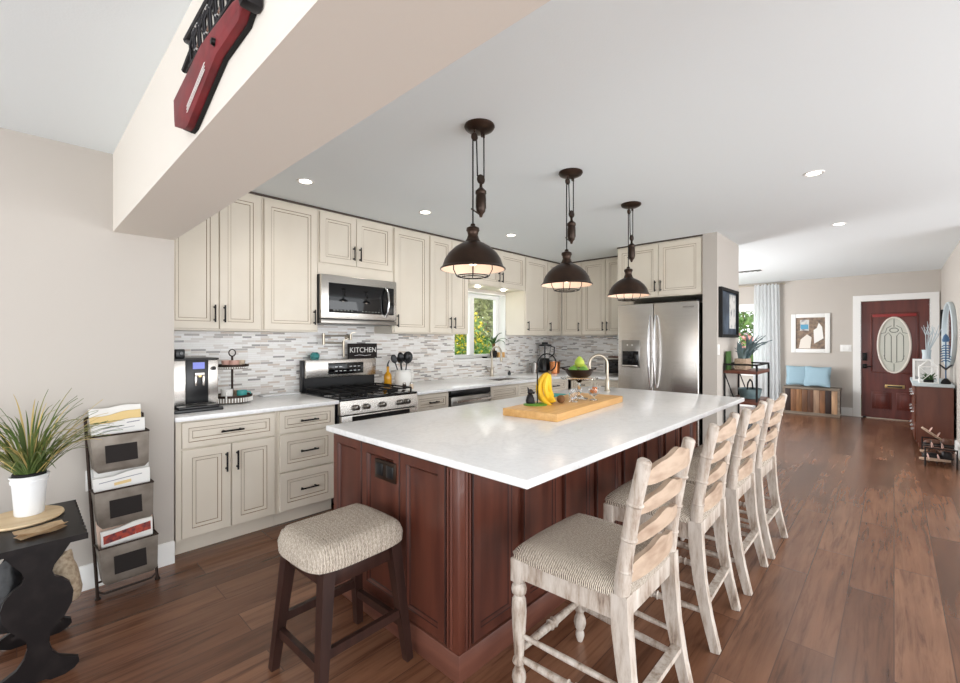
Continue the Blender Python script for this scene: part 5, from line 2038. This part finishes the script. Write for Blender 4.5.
# small picture
t = thing('framed_picture', 'small white framed beach themed print above the bench', 'picture', (10.5, 1.17, 1.52))
f = MB()
f.box(-.035, 0, -.30, -.225, -.375, .375, bev=.006).box(-.035, 0, .225, .30, -.375, .375, bev=.006).box(-.035, 0, -.225, .225, .30, .375, bev=.006).box(-.035, 0, -.225, .225, -.375, -.30, bev=.006)
f.build('frame', 'trim', t)
po = MB().box(-.014, -.004, -.225, .225, -.30, .30).build('print', 'art_tan', t)
MB().box(-.017, -.013, .02, .16, .05, .26).build('pale_window', 'art_pale', po)
MB().box(-.019, -.016, .03, .15, .08, .17).build('blue_patch', 'art_blue', po)
q = MB()
q.prism([(.0, -.29), (.18, -.29), (.15, -.12), (.05, -.02), (-.02, -.08)], -.017, -.013, 'x')
q.build('cream_shape', 'beam', po)
q = MB()
q.prism([(-.20, -.1), (-.06, -.2), (-.05, .06), (-.1, .1), (-.13, .2), (-.18, .12)], -.017, -.013, 'x')
q.build('white_shape', 'paper', po)

# console with ornaments
t = thing('console_chest', 'reddish brown chest with white top along the right wall by the door', 'chest', (8.6, -.375, 0))
MB().box(-.6, .6, -.165, .165, .06, .79).build('carcass', 'consolewood', t)
MB().box(-.57, .57, -.15, .14, 0, .06).build('plinth', 'consolewood', t)
for i in range(3):
    for j in range(3):
        x0, z0 = -.585 + i * .392, .09 + j * .233
        o = MB().box(x0, x0 + .384, .165, .183, z0, z0 + .222, bev=.005).build('drawer', 'consolewood', t)
        q = MB()
        q.tube([(x0 + .13, .183, z0 + .12), (x0 + .13, .205, z0 + .115), (x0 + .192, .218, z0 + .10), (x0 + .254, .205, z0 + .115), (x0 + .254, .183, z0 + .12)], .007, 8)
        q.build('pull', 'chrome', o)
MB().box(-.62, .62, -.175, .20, .79, .83, bev=.005).build('top', 'palewood', t)

t = thing('photo_frame', 'white photo frame standing on the chest', 'photo frame', (8.44, -.285, .83), R(-8))
f = MB()
f.box(-.01, .01, -.10, -.075, 0, .30).box(-.01, .01, .075, .10, 0, .30).box(-.01, .01, -.075, .075, .275, .30).box(-.01, .01, -.075, .075, 0, .025)
f.build('frame', 'trim', t)
MB().box(-.004, .004, -.075, .075, .025, .275).build('photo', 'art_pale', t)
t = thing('geometric_lantern', 'white house shaped geometric lantern on the near end of the chest', 'lantern', (8.12, -.325, .83))
f = MB()
a, hz, pk = .085, .21, .30
cs = [(-a, -a), (a, -a), (a, a), (-a, a)]
for k in range(4):
    p0, p1 = cs[k], cs[(k + 1) % 4]
    f.tube([(p0[0], p0[1], .006), (p1[0], p1[1], .006)], .006, 6)
    f.tube([(p0[0], p0[1], hz), (p1[0], p1[1], hz)], .006, 6)
    f.tube([(p0[0], p0[1], 0), (p0[0], p0[1], hz), (0, 0, pk)], .006, 6)
    f.tube([(p0[0], p0[1], .006), (p1[0], p1[1], hz)], .004, 6)
f.build('frame', 'trim', t)
q = MB()
rnd = random.Random(9)
for k in range(26):
    blade(q, (rnd.uniform(-.03, .03), rnd.uniform(-.03, .03), .03), rnd.uniform(0, 6.3), rnd.uniform(.06, .13), rnd.uniform(.2, 1.1), rnd.uniform(.3, 1.2), .011, 5)
q.build('greenery', 'leafdk', t)
MB().lathe([(0, 0), (.045, 0), (.05, .04), (.045, .045), (0, .04)], (0, 0, 0), 18).build('pot', 'mattblack', t)
t = thing('branch_vase', 'tall pale vase of bare branches on the chest', 'vase', (8.72, -.33, .83))
MB().lathe([(0, 0), (.05, 0), (.058, .02), (.05, .2), (.042, .36), (.05, .42), (.046, .42), (.037, .36), (.044, .2), (0, .02)], (0, 0, 0), 26).build('vase', 'palewood', t)
q = MB()
for k in range(9):
    az = rnd.uniform(0, 6.3)
    le = rnd.uniform(.12, .3)
    p0 = Vector((.01 * math.cos(az), .01 * math.sin(az), .05))
    p1 = Vector((.03 * math.cos(az), .03 * math.sin(az), .42))
    p2 = Vector((.5 * le * math.cos(az), .45 * le * math.sin(az), .62))
    p3 = Vector((.8 * le * math.cos(az + .2), .6 * le * math.sin(az + .2), .72 + .1 * rnd.random()))
    q.tube([p0, p1, p2, p3], [.005, .005, .004, .002], 6)
    q.tube([p2, p2 + Vector((.03, .04, .12))], [.003, .0015], 5)
q.build('branches', 'palewood', t)
t = thing('fish_bone_sculpture', 'blue grey fish skeleton sculpture on a dark base on the chest', 'sculpture', (8.10, -.478, .83))
MB().lathe([(0, 0), (.075, 0), (.078, .015), (.05, .05), (.02, .07), (0, .07)], (0, 0, 0), 24, sx=1.0, sy=.6).build('base', 'mattblack', t)
MB().tube([(0, 0, .06), (0, 0, .58)], [.007, .006], 8).build('spine', 'bluepaint', t)
q = MB()
q.prism([(-.065, .245), (0, .17), (.065, .245), (.045, .245), (0, .20), (-.045, .245)], -.008, .008, 'x')
q.build('tail', 'iron', t)
for k in range(7):
    z = .29 + k * .032
    hw = .03 + .022 * math.sin(PI * (k + 1.2) / 8)
    MB().tube([(0, -hw, z - .012), (0, -hw * .5, z + .004), (0, hw * .5, z + .004), (0, hw, z - .012)], [.005, .007, .007, .005], 8).build('rib', 'bluepaint', t)
MB().lathe([(0, .53), (.03, .535), (.034, .56), (.02, .61), (0, .64)], (0, 0, 0), 16, sx=.5, sy=1).build('head', 'bluepaint', t)
t = thing('oval_mirror', 'wide oval mirror with a pale frame on the right wall above the chest', 'mirror', (8.72, -.565, 1.46))
q = MB()
q.lathe([(.94, .0), (.97, .0), (.985, .02), (.985, .04), (.96, .05), (.93, .04), (.925, .02)], (0, 0, 0), 60, axis='y', sx=.83, sy=.45)
q.build('frame', 'palewood', t)
MB().lathe([(0, .02), (.935, .02)], (0, 0, 0), 60, axis='y', sx=.83, sy=.45).build('mirror_glass', 'mirror', t)
t = thing('wall_frame', 'small dark frame on the right wall beside the front door', 'picture', (9.98, -.565, 1.66))
f = MB()
f.box(-.13, -.10, 0, .03, -.2, .2).box(.10, .13, 0, .03, -.2, .2).box(-.1, .1, 0, .03, .17, .2).box(-.1, .1, 0, .03, -.2, -.17)
f.build('frame', 'mattblack', t)
MB().box(-.1, .1, 0, .012, -.17, .17).build('print', 'art_dark', t)

# shoe rack and shoes
t = thing('shoe_rack', 'low dark two level shoe rack at the near end of the chest', 'shoe rack', (7.25, -.37, 0))
for x in (-.36, .36):
    f = MB()
    f.tube([(x, -.12, 0), (x, -.12, .2), (x, .12, .2), (x, .12, 0)], .009, 8)
    f.build('side_frame', 'mattblack', t)
for z in (.04, .17):
    for y in (-.09, -.03, .03, .09):
        MB().tube([(-.36, y, z), (.36, y, z)], .006, 6).build('rod', 'mattblack', t)


def shoe(label, loc, rz, sole, upper, strap=False, ryx=0):
    t = thing('sandal' if strap else 'shoe', label, 'shoe', loc, 0, 'shoes on the rack')
    t.rotation_euler = (0, ryx, rz)
    q = MB()
    ol = []
    for k in range(22):
        a_ = 2 * PI * k / 22
        ol.append((.125 * math.cos(a_), (.04 + .008 * math.cos(a_)) * math.sin(a_) * (1 - .18 * math.exp(-((math.cos(a_) + .25) / .3) ** 2))))
    q.prism(ol, 0, .02, 'z')
    q.build('sole', sole, t)
    if strap:
        for x in (.05, -.03):
            s_ = MB()
            s_.tube([(x, -.042, .018), (x + .005, -.034, .05), (x + .008, 0, .064), (x + .005, .034, .05), (x, .042, .018)], .012, 8, flat=.35)
            s_.build('strap', upper, t)
    else:
        q = MB()
        q.lathe([(.036, 0), (.037, .03), (.034, .05), (.028, .062), (.024, .06), (.03, .03)], (-.07, 0, .02), 18, sx=1.2)
        q.ball((.04, 0, .02), (.08, .04, .04), 16)
        q.build('upper', upper, t)


shoe('tan soled sandal with a pink strap at the near left of the lower shoe rack', (7.01, -.33, .046), R(95), 'shoe_tan', 'shoe_pink', True)
shoe('black closed shoe in the middle of the lower shoe rack', (7.16, -.36, .046), R(88), 'shoe_black', 'shoe_black')
shoe('brown leather shoe beside the black one on the lower shoe rack', (7.30, -.36, .046), R(92), 'shoe_black', 'shoe_brown')
shoe('brown strapped sandal at the far end of the lower shoe rack', (7.47, -.35, .046), R(86), 'shoe_tan', 'shoe_brown', True)
shoe('pale strapped sandal at the near end of the upper shoe rack', (6.98, -.36, .176), R(80), 'shoe_brown', 'shoe_pink', True)
shoe('black strapped sandal in the middle of the upper shoe rack', (7.13, -.36, .176), R(97), 'shoe_black', 'shoe_black', True)
shoe('dark brown closed shoe on the upper shoe rack', (7.29, -.37, .176), R(90), 'shoe_black', 'shoe_brown')
shoe('tan soled sandal tilted up on top of the other shoes', (7.40, -.33, .265), R(90), 'shoe_tan', 'shoe_pink', True, R(-38))

# ================================================================== OUTSIDE THE WINDOWS
g = MB()
g.box(-3, 18, 4.26, 14, -.4, -.3).box(10.66, 18, -6, 4.26, -.4, -.3)
struct(g.build('lawn', 'grass'))


def shrub(label, loc, sx, sy, h, m, n, seed, blossom=None, size=.07, cat='shrub', group=None):
    t = thing('garden_shrub', label, cat, loc, 0, group)
    rnd = random.Random(seed)
    st = MB()
    for k in range(5):
        a_ = rnd.uniform(0, 6.3)
        st.tube([(0, 0, 0), (.15 * sx * math.cos(a_), .15 * sy * math.sin(a_), h * .4), (.5 * sx * math.cos(a_), .5 * sy * math.sin(a_), h * .8)], [.03, .02, .008], 6)
    st.build('stem', 'bananatip', t)
    for nm, mm, cnt in (('foliage', m, n), ('blossom', blossom, n // 2)):
        if not mm:
            continue
        q = MB()
        for k in range(cnt):
            while True:
                p = Vector((rnd.uniform(-1, 1), rnd.uniform(-1, 1), rnd.uniform(-1, 1)))
                if p.length <= 1 and p.length > .35:
                    break
            if nm == 'blossom' and p.z < .1:
                continue
            c = Vector((p.x * sx, p.y * sy, h * .55 + p.z * h * .46))
            d = Vector((rnd.uniform(-1, 1), rnd.uniform(-1, 1), rnd.uniform(-1, .5))).normalized()
            s_ = d.orthogonal().normalized()
            s_.rotate(Matrix.Rotation(rnd.uniform(0, 6.3), 3, d))
            L_ = size * rnd.uniform(.7, 1.4)
            up = d.cross(s_)
            q._add([c, c + d * L_ * .5 + s_ * L_ * .3 + up * L_ * .08, c + d * L_, c + d * L_ * .5 - s_ * L_ * .3 + up * L_ * .08], [(0, 1, 2, 3)])
        q.build(nm, mm, t, False)
    return t


shrub('green garden shrub outside the left of the kitchen window', (4.75, 5.7, -.3), .6, .45, 2.0, 'leaf1', 2400, 1)
shrub('yellow blossoming shrub outside the kitchen window', (6.55, 6.7, -.3), .75, .5, 2.35, 'leaf1', 2200, 2, 'yellow', .08)
shrub('low leafy shrub outside under the kitchen window', (6.0, 5.3, -.3), .5, .45, 1.75, 'leaf1', 2200, 3)
shrub('tall olive tree behind the yellow blossom outside the kitchen window', (12.6, 11.6, -.3), 2.4, 1.2, 4.6, 'leaf2', 5200, 4, None, .17)
shrub('broad olive green shrub behind the kitchen window garden', (9.0, 8.6, -.3), 1.9, .7, 3.6, 'leaf2', 4600, 8, None, .15)
shrub('pink blossoming shrub outside the front room window', (12.6, 2.75, -.3), .5, .8, 1.85, 'leaf1', 1200, 5, 'pinkflower', .13)
shrub('tall green shrub behind the pink one outside the front room window', (14.3, 3.0, -.3), .8, 1.3, 3.1, 'leaf1', 3200, 6, None, .14)
